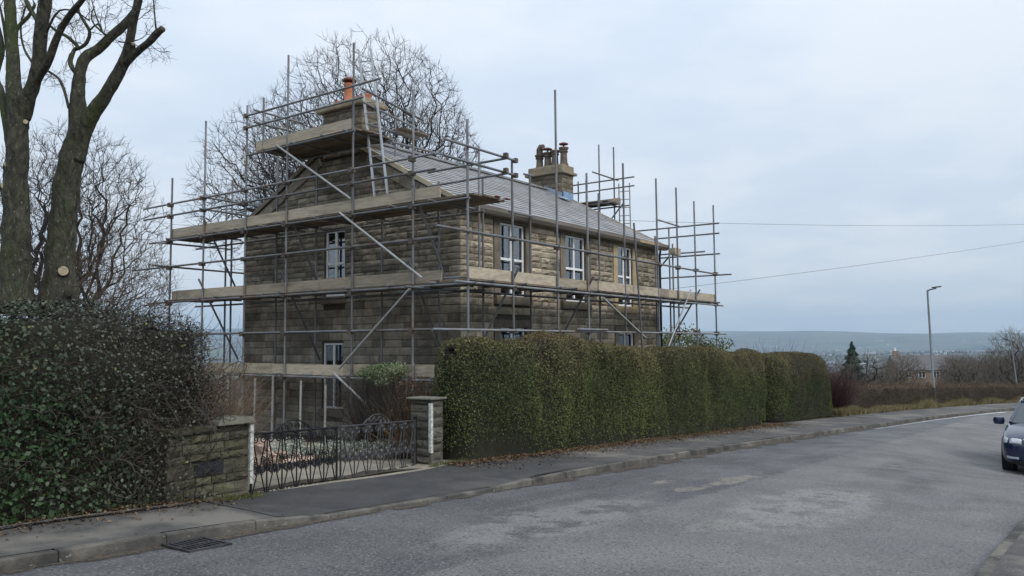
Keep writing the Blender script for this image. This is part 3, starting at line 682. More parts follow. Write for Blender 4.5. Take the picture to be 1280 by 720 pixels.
# gutter on the front eaves, carried on brackets, with a blocking of pale new timber near its far end
gut = MB().prism([(YF-.3, ZE-.02), (YF-.3, ZE-.1), (YF-.25, ZE-.17), (YF-.13, ZE-.18), (YF-.13, ZE-.06), (YF-.16, ZE-.04), (YF-.26, ZE-.04), (YF-.27, ZE-.02)], 0, XG+.2, XE+.14).build('gutter', 'gutter_wood', house)
MB().box(XG+.03, XE, YF-.128, YF+.02, ZE-.17, ZE-.07).build('fascia', 'dressed_stone', house)
MB().box(20.3, 21.5, YF-.312, YF-.301, ZE-.115, ZE-.03).build('repair_board', 'new_stone', gut)
dp = MB().tube([(XE-.05, YF-.1, 2.75), (XE-.05, YF-.07, 2.6), (XE-.05, YF-.07, -2.4)], .035, 8).build('downpipe', 'car_black', house, True)

# chimneys
def chimney(x0, x1, y0, y1, zb, zt, mname):
    core = MB().box(x0+.02, x1-.02, y0+.02, y1-.02, zb, zt).build('chimney', 'mortar', house)
    lst = []; g = random.Random(int(x0*10)); z = zb
    while z < zt-.02:
        h_ = min(.165*g.uniform(.92, 1.08), zt-z); h_ = zt-z if zt-z-h_ < .06 else h_
        for fm, u0, u1 in ((lambda u, zz, L, H, d: Matrix(((0, d, 0, x0+.01), (-L, 0, 0, u), (0, 0, H, zz), (0, 0, 0, 1))), y0, y1), (lambda u, zz, L, H, d: Matrix(((L, 0, 0, u), (0, d, 0, y0+.01), (0, 0, H, zz), (0, 0, 0, 1))), x0, x1),
                           (lambda u, zz, L, H, d: Matrix(((0, -d, 0, x1-.01), (L, 0, 0, u), (0, 0, H, zz), (0, 0, 0, 1))), y0, y1), (lambda u, zz, L, H, d: Matrix(((-L, 0, 0, u), (0, -d, 0, y1-.01), (0, 0, H, zz), (0, 0, 0, 1))), x0, x1)):
            for a, b in row([(u0, u1)], [], z, z+h_, g, .25, .5): lst.append((a, b, z, z+h_, .028, 1, fm))
        z += h_
    stones_into(lst, 'stone', mname, core, 400, None)
    return core
c1 = chimney(12.66, 13.3, 13.4, 14.74, 4.42, 5.52, 'chimney_stone')
bevelled(MB().box(12.55, 13.4, 13.28, 14.86, 5.52, 5.63).build('cap', 'cap_stone', c1), .03)
bevelled(MB().box(12.62, 13.33, 13.36, 14.78, 5.631, 5.72).build('cap', 'cap_stone', c1), .03)
def pot(c, prof, m_, parent, name='chimney_pot'): return MB().lathe(c, prof, 16).build(name, m_, parent, True)
p_ = pot((13.0, 14.2, 5.72), [(.15, 0), (.15, .06), (.125, .09), (.115, .45), (.135, .48), (.135, .52), (.1, .52)], 'terracotta', c1)
pot((13.0, 14.2, 6.241), [(.1, 0), (.06, .05), (.17, .07), (.17, .1), (.1, .15), (.03, .17)], 'cowl_red', p_, 'cowl')
for yy, hh in ((14.52, .14), (13.88, .13), (13.62, .15)):
    pot((13.0, yy, 5.72), [(.13, 0), (.12, hh*.6), (.14, hh*.8), (.14, hh), (.1, hh)], 'terracotta', c1)
c2 = chimney(21.42, 22.1, 13.5, 14.8, 4.3, 5.42, 'chimney_stone')
bevelled(MB().box(21.32, 22.2, 13.4, 14.9, 5.42, 5.51).build('cap', 'cap_stone', c2), .02)
bevelled(MB().box(21.4, 22.12, 13.48, 14.82, 5.511, 5.72).build('cap', 'cap_stone', c2), .03)
for yy, hh, cw in ((14.58, .48, 1), (14.26, .52, 2), (13.98, .55, 0), (13.64, .6, 3)):
    r_ = .135
    p_ = pot((21.75, yy, 5.72), [(r_*1.15, 0), (r_*1.1, .05), (r_*.9, .1), (r_*.8, hh*.7), (r_*1.05, hh*.75), (r_*1.05, hh*.8), (r_*.85, hh*.83), (r_*1.2, hh*.93), (r_*1.2, hh), (r_*.8, hh)], 'old_pot', c2)
    if cw == 1: MB().tube([(21.75, yy, 5.72+hh), (21.75, yy, 5.9+hh), (21.75, yy-.06, 5.97+hh), (21.75, yy-.16, 5.97+hh)], [.11, .11, .12, .1], 10).build('cowl', 'old_pot', p_, True)
    if cw in (2, 3): pot((21.75, yy, 5.721+hh), [(.03, 0), (.03, .09), (.15, .1), (.15, .13), (.05, .17)], 'cowl_red', p_, 'cowl')
# lead flashing sheet dressed round the far chimney
fl = []
for i in range(11):
    for j in range(4):
        x = 20.85+i*.06; z_on = ZE-.055+(ZR-ZE+.055)/(YM-YF+.2)*(13.2+j*.09-YF+.2)
        fl.append((x+.02*mnoise.noise(Vector((i*.9, j, 2))), 13.12+j*.09, z_on+.05+.03*mnoise.noise(Vector((i*.7, j*1.3, 0)))))
i = np.arange(44).reshape(11, 4); F = np.stack([i[:-1, :-1], i[1:, :-1], i[1:, 1:], i[:-1, 1:]], -1).reshape(-1, 4)
obj('flashing', mesh_np('flashing', fl, F, True), 'lead', c2)
mb = MB(); mb.hexa([(21.36, 13.5, 4.56), (21.4, 13.5, 4.56), (21.36, 14.15, 4.9), (21.4, 14.15, 4.9), (21.36, 13.5, 4.78), (21.4, 13.5, 4.78), (21.36, 14.15, 5.06), (21.4, 14.15, 5.06)]); mb.build('flashing', 'lead', c2)
mb = MB(); mb.hexa([(21.4, 13.43, 4.6), (21.95, 13.43, 4.6), (21.4, 13.47, 4.62), (21.95, 13.47, 4.62), (21.4, 13.43, 4.82), (21.95, 13.43, 4.8), (21.4, 13.47, 4.82), (21.95, 13.47, 4.8)]); mb.build('flashing', 'blue_sheet', c2)
# ------------------------------------------------------------------ scaffolding
XO, YO, XI, YI = 11.38, 9.24, 12.42, 10.22
scaf = thing('scaffold', 'grey tube and board scaffold wrapped round the gable and front of the stone house', 'scaffold', (XO, YO, -2.1))
tube_me = MB().tube([(0, 0, 0), (0, 0, 1)], .0245, 10).mesh('scaffold_tube', True); tube_me.materials.append(MATS['tube_steel'])
tube_br = tube_me.copy(); tube_br.materials.clear(); tube_br.materials.append(MATS['tube_bright'])
COUP = []
def tube(a, b, name='ledger', root=scaf, bright=False):
    a, b = Vector(a), Vector(b); d = b-a; q = Vector((0, 0, 1)).rotation_difference(d)
    M = Matrix.Translation(a) @ q.to_matrix().to_4x4() @ Matrix.Diagonal((1, 1, d.length, 1))
    return obj(name, tube_br if bright else tube_me, None, root, M)
bd = MB().box(-.5, .5, -.5, .5, -.5, .5).mesh('scaffold_board'); bd.materials.append(MATS['scaffold_wood'])
bdk = bd.copy(); bdk.materials.clear(); bdk.materials.append(MATS['scaffold_deck'])
gb = random.Random(9)
def toe(axis, a0, a1, fixed, z, name='toe_board', root=scaf):     # upright board along an axis
    L_ = a1-a0; M = Matrix.Translation(((a0+a1)/2, fixed, z+.1125) if axis == 'X' else (fixed, (a0+a1)/2, z+.1125))
    ang = gb.uniform(-.004, .004)
    M = M @ (Matrix.Rotation(ang, 4, 'Y') if axis == 'X' else Matrix.Rotation(ang, 4, 'X'))
    return obj(name, bd, None, root, M @ Matrix.Diagonal((L_, .038, .225, 1) if axis == 'X' else (.038, L_, .225, 1)))
def deck(axis, a0, a1, b0, b1, z, root=scaf, n=None):
    n = n or int((b1-b0)/.23); w = .225
    for k in range(n):
        c = b0+(b1-b0)*(k+.5)/n; e0, e1 = gb.uniform(-.06, .06), gb.uniform(-.06, .06); zz = z+gb.uniform(0, .004)
        M = Matrix.Translation(((a0+a1+e0+e1)/2, c, zz) if axis == 'X' else (c, (a0+a1+e0+e1)/2, zz))
        obj('deck_board', bdk, None, root, M @ Matrix.Diagonal((a1-a0+e1-e0, w, .038, 1) if axis == 'X' else (w, a1-a0+e1-e0, .038, 1)))
GB = -2.2
# standards of the gable, outer row then inner row
for y, zt in ((19.05, 4.32), (17.61, 5.57), (15.94, 5.66), (14.45, 6.54), (12.32, 6.33), (10.62, 5.0)):
    tube((XO, y, GB), (XO+.01, y-.01, zt), 'standard'); COUP += [(XO, y, z) for z in (3.62, 3.32, 2.67, 2.0, 1.1, .27, -.69)]
tube((XO, YO, GB), (XO, YO, 4.16), 'standard')
for y, zt in ((18.2, 3.9), (17.95, 4.3), (16.12, 5.76), (14.66, 4.27), (12.5, 2.9), (10.85, 3.35)): tube((XI, y, GB), (XI, y, zt), 'standard')
tube((XO+.02, 15.33, 4.2), (XO+.02, 15.33, 5.73), 'standard')
tube((13.55, 13.2, 4.35), (13.55, 13.2, 5.9), 'standard')
# gable ledgers and guard rails
for z, a, b in ((3.62, 9.98, 20.25), (3.32, 9.98, 20.25), (2.67, 9.15, 19.95), (2.005, 9.9, 20.75), (1.095, 9.0, 20.0), (.272, 10.1, 19.2), (-.69, 9.95, 17.3)):
    tube((XO-.05, a, z), (XO-.05, b, z+.01), 'guard_rail' if z in (3.62, 3.32, 2.005, .272) else 'ledger')
for z in (2.62, 1.05, -.74): tube((XI+.05, 9.7, z), (XI+.05, 19.6, z), 'ledger')
for z, a, b in ((1.24, 9.5, 10.4), (1.02, 9.6, 11.1), (-.62, 13.4, 15.0)): tube((XO+.15, a, z), (XO+.12, b, z), 'ledger')
# transoms
for z in (2.72, 1.15, -.64):
    for y in (10.1, 11.2, 12.42, 13.5, 14.55, 15.3, 16.05, 17.0, 17.72, 19.0): tube((XO-.12-gb.random()*.06, y+gb.uniform(-.1, .1), z), (XI+.14, y+gb.uniform(-.08, .08), z), 'transom')
# end rails at the rear return and across the front corner
for z in (3.64, 3.34): tube((XO-.15, 17.55, z), (12.95, 17.55, z), 'guard_rail')
tube((10.95, 19.12, 2.03), (13.9, 19.12, 2.0), 'guard_rail'); tube((11.0, 19.12, 2.62), (13.2, 19.12, 2.64), 'ledger')
for z in (3.64, 3.34):
    tube((10.65, YO-.05, z), (12.86, YO-.05, z), 'guard_rail'); tube((12.42, 9.05, z-.04), (12.42, 11.15, z-.05), 'guard_rail')
tube((12.94, 10.2, 1.2), (12.94, 10.2, 4.1), 'standard'); tube((13.14, 10.26, GB), (13.14, 10.26, 3.5), 'standard')
# chimney platform
for z, a, b in ((5.38, 11.46, 15.93), (5.09, 11.96, 15.93), (4.43, 12.2, 15.85)): tube((XO-.05, a, z), (XO-.05, b, z), 'guard_rail')
tube((12.45, 12.2, 4.45), (12.45, 15.9, 4.45), 'ledger')
for z in (5.4, 5.12): tube((XO-.2, 15.38, z), (12.6, 15.38, z), 'guard_rail')
for y in (12.5, 13.2, 14.2, 15.2): tube((XO-.1, y, 4.48), (12.62, y, 4.48), 'transom')
for z in (5.12, 5.4): tube((11.6, 12.28, z), (14.2, 12.9, z), 'guard_rail')
tube((12.5, 12.36, 4.46), (14.3, 12.36, 4.5), 'ledger'); tube((12.5, 13.1, 4.98), (14.4, 13.1, 4.98), 'ledger')
deck('Y', 12.3, 15.55, XO+.04, 12.6, 4.525)
toe('Y', 12.38, 15.58, XO+.02, 4.5)
deck('X', 13.35, 14.3, 12.75, 13.35, 5.03, n=2)
# braces in the plane of the gable
for a, b, br in (((14.69, 4.49), (12.27, 3.0), True), ((12.59, 2.74), (10.28, 1.25), True), ((12.58, -.5), (10.6, 1.06), True), ((12.72, -.6), (10.55, -1.95), True)):
    tube((XO-.1, a[0], a[1]), (XO-.1, b[0], b[1]), 'brace', bright=br)
tube((XI+.06, 12.5, -.9), (XI+.06, 11.3, -2.0), 'brace')
# ledger braces from the outer row to the inner row
for y in (17.62, 14.5, 10.66):
    tube((XO-.02, y-.06, 3.1), (XI+.04, y+.05, 1.3), 'brace'); tube((XO-.14, y-.06, 1.62), (XI+.04, y+.05, -.35), 'brace')
# uprights shoring the lowest lift
for y, zt in ((15.25, -.74), (14.62, -.66), (13.68, -.76), (12.9, -.82)): tube((XO-.17, y+.02, GB+.02), (XO-.17, y, zt), 'standard', bright=True)
tube((XO-.17, 16.25, GB), (XO-.17, 16.25, -.7), 'standard', bright=True)
# gable lifts: toe boards and decks
for z, cuts in ((2.77, (19.1, 15.95, 13.75, 9.95)), (1.17, (19.0, 15.98, 13.38, 9.92)), (-.635, (17.4, 14.95, 12.6, 9.9))):
    for k in range(3): toe('Y', cuts[k+1]+.004, cuts[k]-.004, XO+.05+gb.uniform(0, .01), z+gb.uniform(-.012, .012))
    for k in range(3): deck('Y', cuts[k+1] if k < 2 else (9.1 if z > 2 else 9.4 if z > 0 else 9.9), cuts[k], XO+.03, XI-.02, z-.015+(.004 if k % 2 else 0))
rb = MB()
for xx, yy in ((11.98, 9.11), (12.3, 9.1)): rb.box(xx, xx+.14, yy-.08, yy+.02, 2.776, 2.79)
rb.build('board_end_band', 'red_band', scaf)

# standards of the front, outer row then inner row
for x, zt in ((12.81, 3.66), (14.44, 5.5), (15.73, 3.88), (17.51, 4.43), (19.36, 4.35), (20.63, 4.3), (21.86, 4.09), (23.33, 4.17)):
    tube((x, YO, -2.55), (x-.01, YO+.01, zt), 'standard'); COUP += [(x, YO, z) for z in (2.06, 1.12, .25)]
for x, zt in ((14.83, 3.82), (17.96, 3.86), (21.25, 3.09), (22.44, 2.97), (22.2, 3.45)): tube((x, YI, -2.55), (x, YI, zt), 'standard')
tube((14.6, YI, 3.8), (14.95, YI, 3.82), 'ledger')
for z, a, b, nm in ((2.06, 10.45, 23.5, 'guard_rail'), (1.115, 10.95, 23.75, 'ledger'), (.25, 10.35, 23.95, 'guard_rail')): tube((a, YO-.05, z), (b, YO-.05, z-.02), nm)
tube((10.8, YI+.05, 1.06), (23.7, YI+.05, 1.06), 'ledger'); tube((15.0, YO-.1, .29), (16.4, YO-.1, .29), 'guard_rail')
tube((12.7, YO+.02, 2.6), (14.87, YI-.05, 2.86), 'ledger')
for x in (12.0, 13.0, 14.3, 14.9, 15.9, 16.6, 17.4, 18.4, 19.3, 20.1, 20.8, 21.7, 22.5, 23.25): tube((x, YO-.12-gb.random()*.1, 1.17), (x+gb.uniform(-.1, .1), YI+.14, 1.165), 'transom')
for k, (a, b) in enumerate(((11.45, 14.5), (14.5, 16.3), (16.2, 19.42), (19.46, 20.05), (20.06, 23.38))): toe('X', a+.004, b-.004, YO+.06-(.04 if k == 2 else 0), 1.2-(.018 if k in (1,) else 0))
for a, b in ((11.42, 15.2), (15.22, 19.3), (19.32, 23.4)): deck('X', a, b, YO+.03, YI-.03, 1.188)
for (x, dz) in ((12.83, 0), (15.75, 0), (21.85, 0)): tube((x+.03, YO-.1, 1.5+dz), (x+.1, YI+.02, -.15), 'brace')
tube((16.2, YO-.1, 1.03), (18.36, YO-.1, .1), 'brace', bright=True); tube((17.72, YO-.15, 2.95), (18.2, YO-.12, -.9), 'standard'); tube((21.22, YO-.1, 1.46), (19.65, YO-.1, -.15), 'brace', bright=True)
# return past the far gable
for z, a, b in ((3.61, 9.1, 12.4), (3.3, 9.1, 12.2), (2.67, 9.1, 11.4), (2.02, 8.75, 11.5)): tube((23.33+.05, a, z), (23.33+.05, b, z), 'guard_rail')
tube((23.2, 9.5, 2.75), (23.2, 11.2, 2.76), 'ledger'); tube((21.1, 10.1, 3.55), (22.7, 10.1, 3.52), 'guard_rail')
obj('toe_board', bd, None, scaf, Matrix.Translation((22.45, 10.15, 2.72)) @ Matrix.Diagonal((.42, .2, .2, 1)))
tube((22.3, 10.25, 2.6), (22.4, 10.6, 2.3), 'brace')
# couplers: too small to pick apart one by one
cm = MB(); gq = random.Random(4)
for x, y, z in COUP:
    q = .052; cm.box(x-q-.03, x+q-.01, y-q, y+q, z-.05+gq.uniform(-.02, .02), z+.045)
    cm.tube([(x-.02, y-.05, z), (x-.02-gq.uniform(.03, .07), y-.11, z+gq.uniform(-.03, .05))], .012, 5)
for x, y, z in ((12.84, YO-.05, 3.64), (12.84, YO-.05, 3.34), (12.42, 9.12, 3.66), (12.42, 9.12, 3.36), (XO-.05, 15.9, 5.38), (XO-.05, 15.9, 5.09)): cm.box(x-.04, x+.04, y-.04, y+.04, z-.045, z+.045)
kind(cm.build('couplers', 'coupler', scaf), 'stuff')

# scaffold on the far side of the roof, round the far chimney
scaf2 = thing('scaffold', 'small scaffold platform standing beside the dark-potted chimney', 'scaffold', (23.3, 13.2, -2.6))
for x, y, zt in ((23.33, 13.23, 6.67), (23.33, 12.67, 6.5), (23.33, 14.06, 5.51), (22.4, 13.2, 5.3), (22.4, 14.3, 5.3)): tube((x, y, -2.7), (x, y, zt), 'standard', scaf2)
for z in (5.39, 5.1): tube((23.28, 11.9, z), (23.28, 14.9, z), 'guard_rail', scaf2)
tube((23.28, 12.1, 4.47), (23.28, 14.6, 4.47), 'ledger', scaf2); tube((22.4, 12.1, 4.47), (22.4, 14.6, 4.47), 'ledger', scaf2)
tube((22.0, 12.72, 5.44), (23.7, 12.72, 5.44), 'guard_rail', scaf2); tube((23.38, 12.35, 4.6), (23.38, 13.3, 3.6), 'brace', scaf2)
for y in (12.6, 13.6, 14.4): tube((22.2, y, 4.5), (23.5, y, 4.5), 'transom', scaf2)
deck('Y', 12.42, 14.6, 22.35, 23.3, 4.55, scaf2, 4); toe('Y', 12.4, 14.6, 23.25, 4.53, root=scaf2)

# ladders
def ladder(label, b, t, side_v, w, m_):
    b, t, s = Vector(b), Vector(t), Vector(side_v).normalized(); L_ = (t-b).length; d = (t-b)/L_
    root = thing('ladder', label, 'ladder', tuple(b)); nrm = d.cross(s).normalized()
    for k in (-1, 1):
        P = [b+s*(k*w/2)+d*tt+s*i_*.016+nrm*j_*.032 for tt in (0, L_) for j_ in (-1, 1) for i_ in (-1, 1)]
        MB().hexa(P).build('stile', m_, root)
    n = int(L_/.27)
    for i_ in range(1, n+1):
        c = b+d*(i_*.27-.1); MB().tube([c-s*(w/2-.01), c+s*(w/2-.01)], .014, 6).build('rung', m_, root)
    return root
ladder('long alloy ladder leaning against the chimney with orange pots', (11.72, 11.78, 2.8), (12.28, 12.92, 6.6), (.3, -.9, 0), .3, 'alloy')
ladder('short ladder standing at the scaffold beside the dark-potted chimney', (23.75, 12.5, 2.7), (23.62, 12.45, 5.3), (.3, -1, 0), .36, 'tube_bright')
OAK_A= [[(4.99, 12.193, 0.468, 0.414), (4.966, 12.171, 0.938, 0.302), (4.938, 12.145, 1.496, 0.258), (4.892, 12.103, 2.39, 0.218), (4.883, 12.063, 2.837, 0.196), (4.863, 12.045, 3.228, 0.179), (4.856, 12.024, 3.485, 0.146)], [(4.87, 12.067, 2.949, 0.168), (4.834, 12.064, 3.396, 0.151), (4.847, 12.174, 3.764, 0.136), (4.869, 12.328, 4.386, 0.114), (4.883, 12.49, 5.022, 0.104), (4.867, 12.608, 5.649, 0.088), (4.887, 12.664, 6.404, 0.059)], [(4.886, 12.052, 2.893, 0.168), (4.903, 11.976, 3.339, 0.151), (4.94, 11.812, 3.579, 0.134), (4.952, 11.67, 3.916, 0.122), (4.927, 11.57, 4.339, 0.122), (4.921, 11.444, 4.758, 0.121), (4.906, 11.235, 5.258, 0.087), (4.86, 11.222, 5.911, 0.054)], [(4.938, 11.948, 3.171, 0.078), (4.947, 11.71, 3.64, 0.078), (4.938, 11.353, 3.867, 0.071), (4.951, 11.127, 4.186, 0.065), (4.974, 10.9, 4.391, 0.059), (4.997, 10.505, 4.58, 0.047), (5.033, 10.257, 4.805, 0.031)], [(4.836, 12.141, 2.726, 0.078), (4.801, 12.431, 3.572, 0.08), (4.816, 12.711, 3.924, 0.07), (4.892, 12.726, 4.366, 0.064), (4.881, 13.017, 4.916, 0.054)], [(4.937, 11.626, 4.47, 0.05), (5.038, 12.13, 4.804, 0.046), (5.045, 12.425, 5.122, 0.041)], [(4.876, 12.415, 4.29, 0.046), (5.014, 12.522, 4.656, 0.041), (5.145, 12.487, 4.871, 0.035), (5.191, 12.403, 5.047, 0.029)], [(4.845, 12.203, 3.539, 0.034), (4.865, 12.568, 4.56, 0.029), (4.888, 12.825, 5.016, 0.024)], [(4.954, 11.642, 4.138, 0.028), (4.957, 11.253, 4.497, 0.022), (5.03, 11.143, 4.582, 0.016), (5.094, 10.894, 4.496, 0.016), (5.194, 10.768, 4.387, 0.011)], [(4.943, 11.847, 3.975, 0.022), (4.997, 12.247, 4.289, 0.023), (4.999, 12.378, 4.616, 0.017), (5.067, 12.413, 4.97, 0.018)]]
OAK_B= [[(5.524, 12.142, 0.445, 0.464), (5.517, 12.104, 0.85, 0.348), (5.506, 12.078, 1.197, 0.29), (5.498, 12.008, 1.891, 0.255), (5.517, 11.9, 2.585, 0.238), (5.563, 11.786, 3.024, 0.22), (5.592, 11.718, 3.255, 0.174)], [(5.549, 11.836, 2.758, 0.209), (5.556, 11.779, 3.162, 0.174), (5.556, 11.808, 3.641, 0.14), (5.583, 11.814, 4.007, 0.111), (5.644, 11.788, 4.234, 0.112), (5.766, 11.689, 4.368, 0.1), (5.881, 11.508, 4.567, 0.088), (5.995, 11.327, 4.765, 0.083), (6.043, 11.156, 4.931, 0.082), (6.026, 11.069, 5.143, 0.082), (6.008, 11.036, 5.634, 0.07), (5.9, 10.952, 6.164, 0.041)], [(5.552, 11.838, 2.7, 0.209), (5.595, 11.737, 3.069, 0.186), (5.627, 11.582, 3.286, 0.156), (5.709, 11.35, 3.568, 0.132), (5.776, 11.138, 3.848, 0.12), (5.811, 10.975, 4.103, 0.103), (5.837, 10.907, 4.376, 0.085), (5.825, 10.81, 4.616, 0.079), (5.824, 10.695, 4.877, 0.085), (5.783, 10.534, 5.281, 0.067), (5.755, 10.342, 5.787, 0.039)], [(5.809, 10.989, 4.012, 0.085), (5.856, 10.824, 4.13, 0.074), (5.909, 10.566, 4.249, 0.068), (5.948, 10.413, 4.363, 0.067), (5.967, 10.296, 4.409, 0.064)], [(5.948, 10.413, 4.363, 0.02), (5.925, 10.423, 4.553, 0.016), (5.895, 10.425, 4.888, 0.013), (5.836, 10.296, 5.232, 0.008)], [(5.565, 11.845, 3.948, 0.047), (5.541, 12.023, 4.171, 0.047), (5.612, 12.068, 4.408, 0.042), (5.638, 12.027, 4.455, 0.042), (5.586, 12.247, 4.638, 0.036), (5.544, 12.464, 4.75, 0.03), (5.513, 12.661, 4.887, 0.03), (5.425, 12.777, 4.937, 0.018)], [(5.626, 12.048, 4.408, 0.036), (5.676, 11.889, 4.459, 0.036), (5.708, 11.822, 4.648, 0.036), (5.643, 11.967, 4.906, 0.03), (5.615, 11.989, 5.049, 0.024), (5.672, 11.882, 5.285, 0.018)], [(5.466, 11.869, 3.453, 0.029), (5.505, 12.118, 3.784, 0.029), (5.494, 12.28, 3.983, 0.027), (5.458, 12.486, 4.113, 0.024), (5.429, 12.684, 4.221, 0.018)], [(5.706, 11.821, 4.671, 0.018), (5.747, 11.671, 4.745, 0.018), (5.745, 11.521, 4.587, 0.015), (5.678, 11.586, 4.822, 0.012), (5.642, 11.616, 4.997, 0.012), (5.606, 11.645, 5.173, 0.009)], [(5.882, 11.51, 4.531, 0.024), (5.76, 11.503, 4.564, 0.02), (5.623, 11.512, 4.653, 0.017), (5.589, 11.543, 4.781, 0.014), (5.609, 11.499, 4.919, 0.012)], [(5.789, 11.145, 4.37, 0.017), (5.769, 10.842, 4.281, 0.014), (5.795, 10.635, 4.276, 0.011)], [(5.448, 11.706, 0.692, 0.09), (5.429, 11.628, 0.846, 0.056)]]
SCAR_A= [(4.906, 11.894, 3.132, 0.038), (4.755, 12.105, 2.233, 0.056), (4.753, 12.073, 2.531, 0.04), (4.764, 12.142, 2.104, 0.029)]
SCAR_B= [(5.443, 11.838, 1.08, 0.081), (5.562, 11.519, 3.272, 0.032), (5.787, 11.015, 4.035, 0.021), (5.84, 10.844, 4.292, 0.035)]
# ------------------------------------------------------------------ hedges
def hedge_grid(x0, x1, yfun, hw, zb, zt, endr, seed, nu=120, npz=70, e=.34, lump=.07, taper=.12, pend=2.6, clefts=()):
    xs = []; L_ = (x1-x0)/2; c = (x0+x1)/2
    t = np.linspace(-1, 1, nu); xs = c+L_*np.sin(t*math.pi/2*.999)*.35+L_*t*.65
    ph = np.linspace(0, math.pi, npz); w1 = waves(seed, 9, 1.2, 4.5); w2 = waves(seed+1, 9, 6, 15)
    P = np.zeros((nu, npz, 3))
    for i_, x in enumerate(xs):
        d = max(0, (abs(x-c)-(L_-endr))/endr); s = max(1-min(d, 1)**pend, 0)**(1/pend)
        cz = np.cos(ph); yy = -np.sign(cz)*np.abs(cz)**e*hw*s; zz = np.abs(np.sin(ph))**e
        H = (zt(x)-zb(x))*(1-.13*(1-s)) if s > .02 else (zt(x)-zb(x))*.87*.9
        P[i_, :, 0] = x; P[i_, :, 1] = yfun(x)+yy*(1+taper*(.5-zz)); P[i_, :, 2] = zb(x)+zz*H
    du = np.gradient(P, axis=0); dv = np.gradient(P, axis=1); N_ = np.cross(du, dv); N_ /= np.maximum(np.linalg.norm(N_, axis=2, keepdims=True), 1e-9)
    ctr = np.stack([np.clip(P[..., 0], x0+endr, x1-endr), np.vectorize(yfun)(P[..., 0]), P[..., 2]*0+(zb(c)+zt(c))/2], -1)
    if ((P-ctr)*N_).sum() < 0: N_ = -N_
    P = P+N_*((w1(P)*lump+w2(P)*lump*.4)[..., None])
    for cx, dep, wd in clefts: P = P-N_*(dep*np.exp(-((P[..., 0]-cx+.06*w1(P))/wd)**2)*np.clip(1.15-.5*np.clip(N_[..., 2], 0, 1), 0, 1))[..., None]
    return P, N_
def sample_grid(P, N_, n, g):
    a = P[1:, :-1]-P[:-1, :-1]; b = P[:-1, 1:]-P[:-1, :-1]; A = np.linalg.norm(np.cross(a, b), axis=2).ravel(); cdf = np.cumsum(A); cdf /= cdf[-1]
    k = np.searchsorted(cdf, g.random(n)); i_, j_ = np.divmod(k, P.shape[1]-1); k_ = (i_, j_); u, v = g.random((n, 1)), g.random((n, 1))
    def bl(Q): return (Q[i_, j_]*(1-u)*(1-v)+Q[i_+1, j_]*u*(1-v)+Q[i_, j_+1]*(1-u)*v+Q[i_+1, j_+1]*u*v)
    Nn = bl(N_); Nn /= np.maximum(np.linalg.norm(Nn, axis=1, keepdims=True), 1e-9); return bl(P), Nn
def grid_mesh(name, P):
    n, m = P.shape[:2]; i_ = np.arange(n*m).reshape(n, m); F = np.stack([i_[:-1, :-1], i_[1:, :-1], i_[1:, 1:], i_[:-1, 1:]], -1).reshape(-1, 4)
    return mesh_np(name, P.reshape(-1, 3), F, True)
def mixc(t, a, b): return np.asarray(a)*(1-t[:, None])+np.asarray(b)*t[:, None]
def twig_set(name, P, D, L_, r, seed, m_, parent, nseg=4, wob=.35, stuff=True, grav=0.):
    g = np.random.default_rng(seed); n = len(P); A0 = []; A1 = []; R0 = []; R1 = []; p = P.copy(); d = D/np.linalg.norm(D, axis=1, keepdims=True)
    for k in range(nseg):
        d = d+g.normal(size=(n, 3))*wob; d[:, 2] += grav; d /= np.linalg.norm(d, axis=1, keepdims=True); q = p+d*(L_/nseg)[:, None]
        A0.append(p); A1.append(q); R0.append(r*(1-.75*k/nseg)); R1.append(r*(1-.75*(k+1)/nseg)); p = q
    o = obj(name, segs_mesh(name, np.concatenate(A0), np.concatenate(A1), np.concatenate(R0), np.concatenate(R1), 3), m_, parent)
    return kind(o, 'stuff') if stuff else o
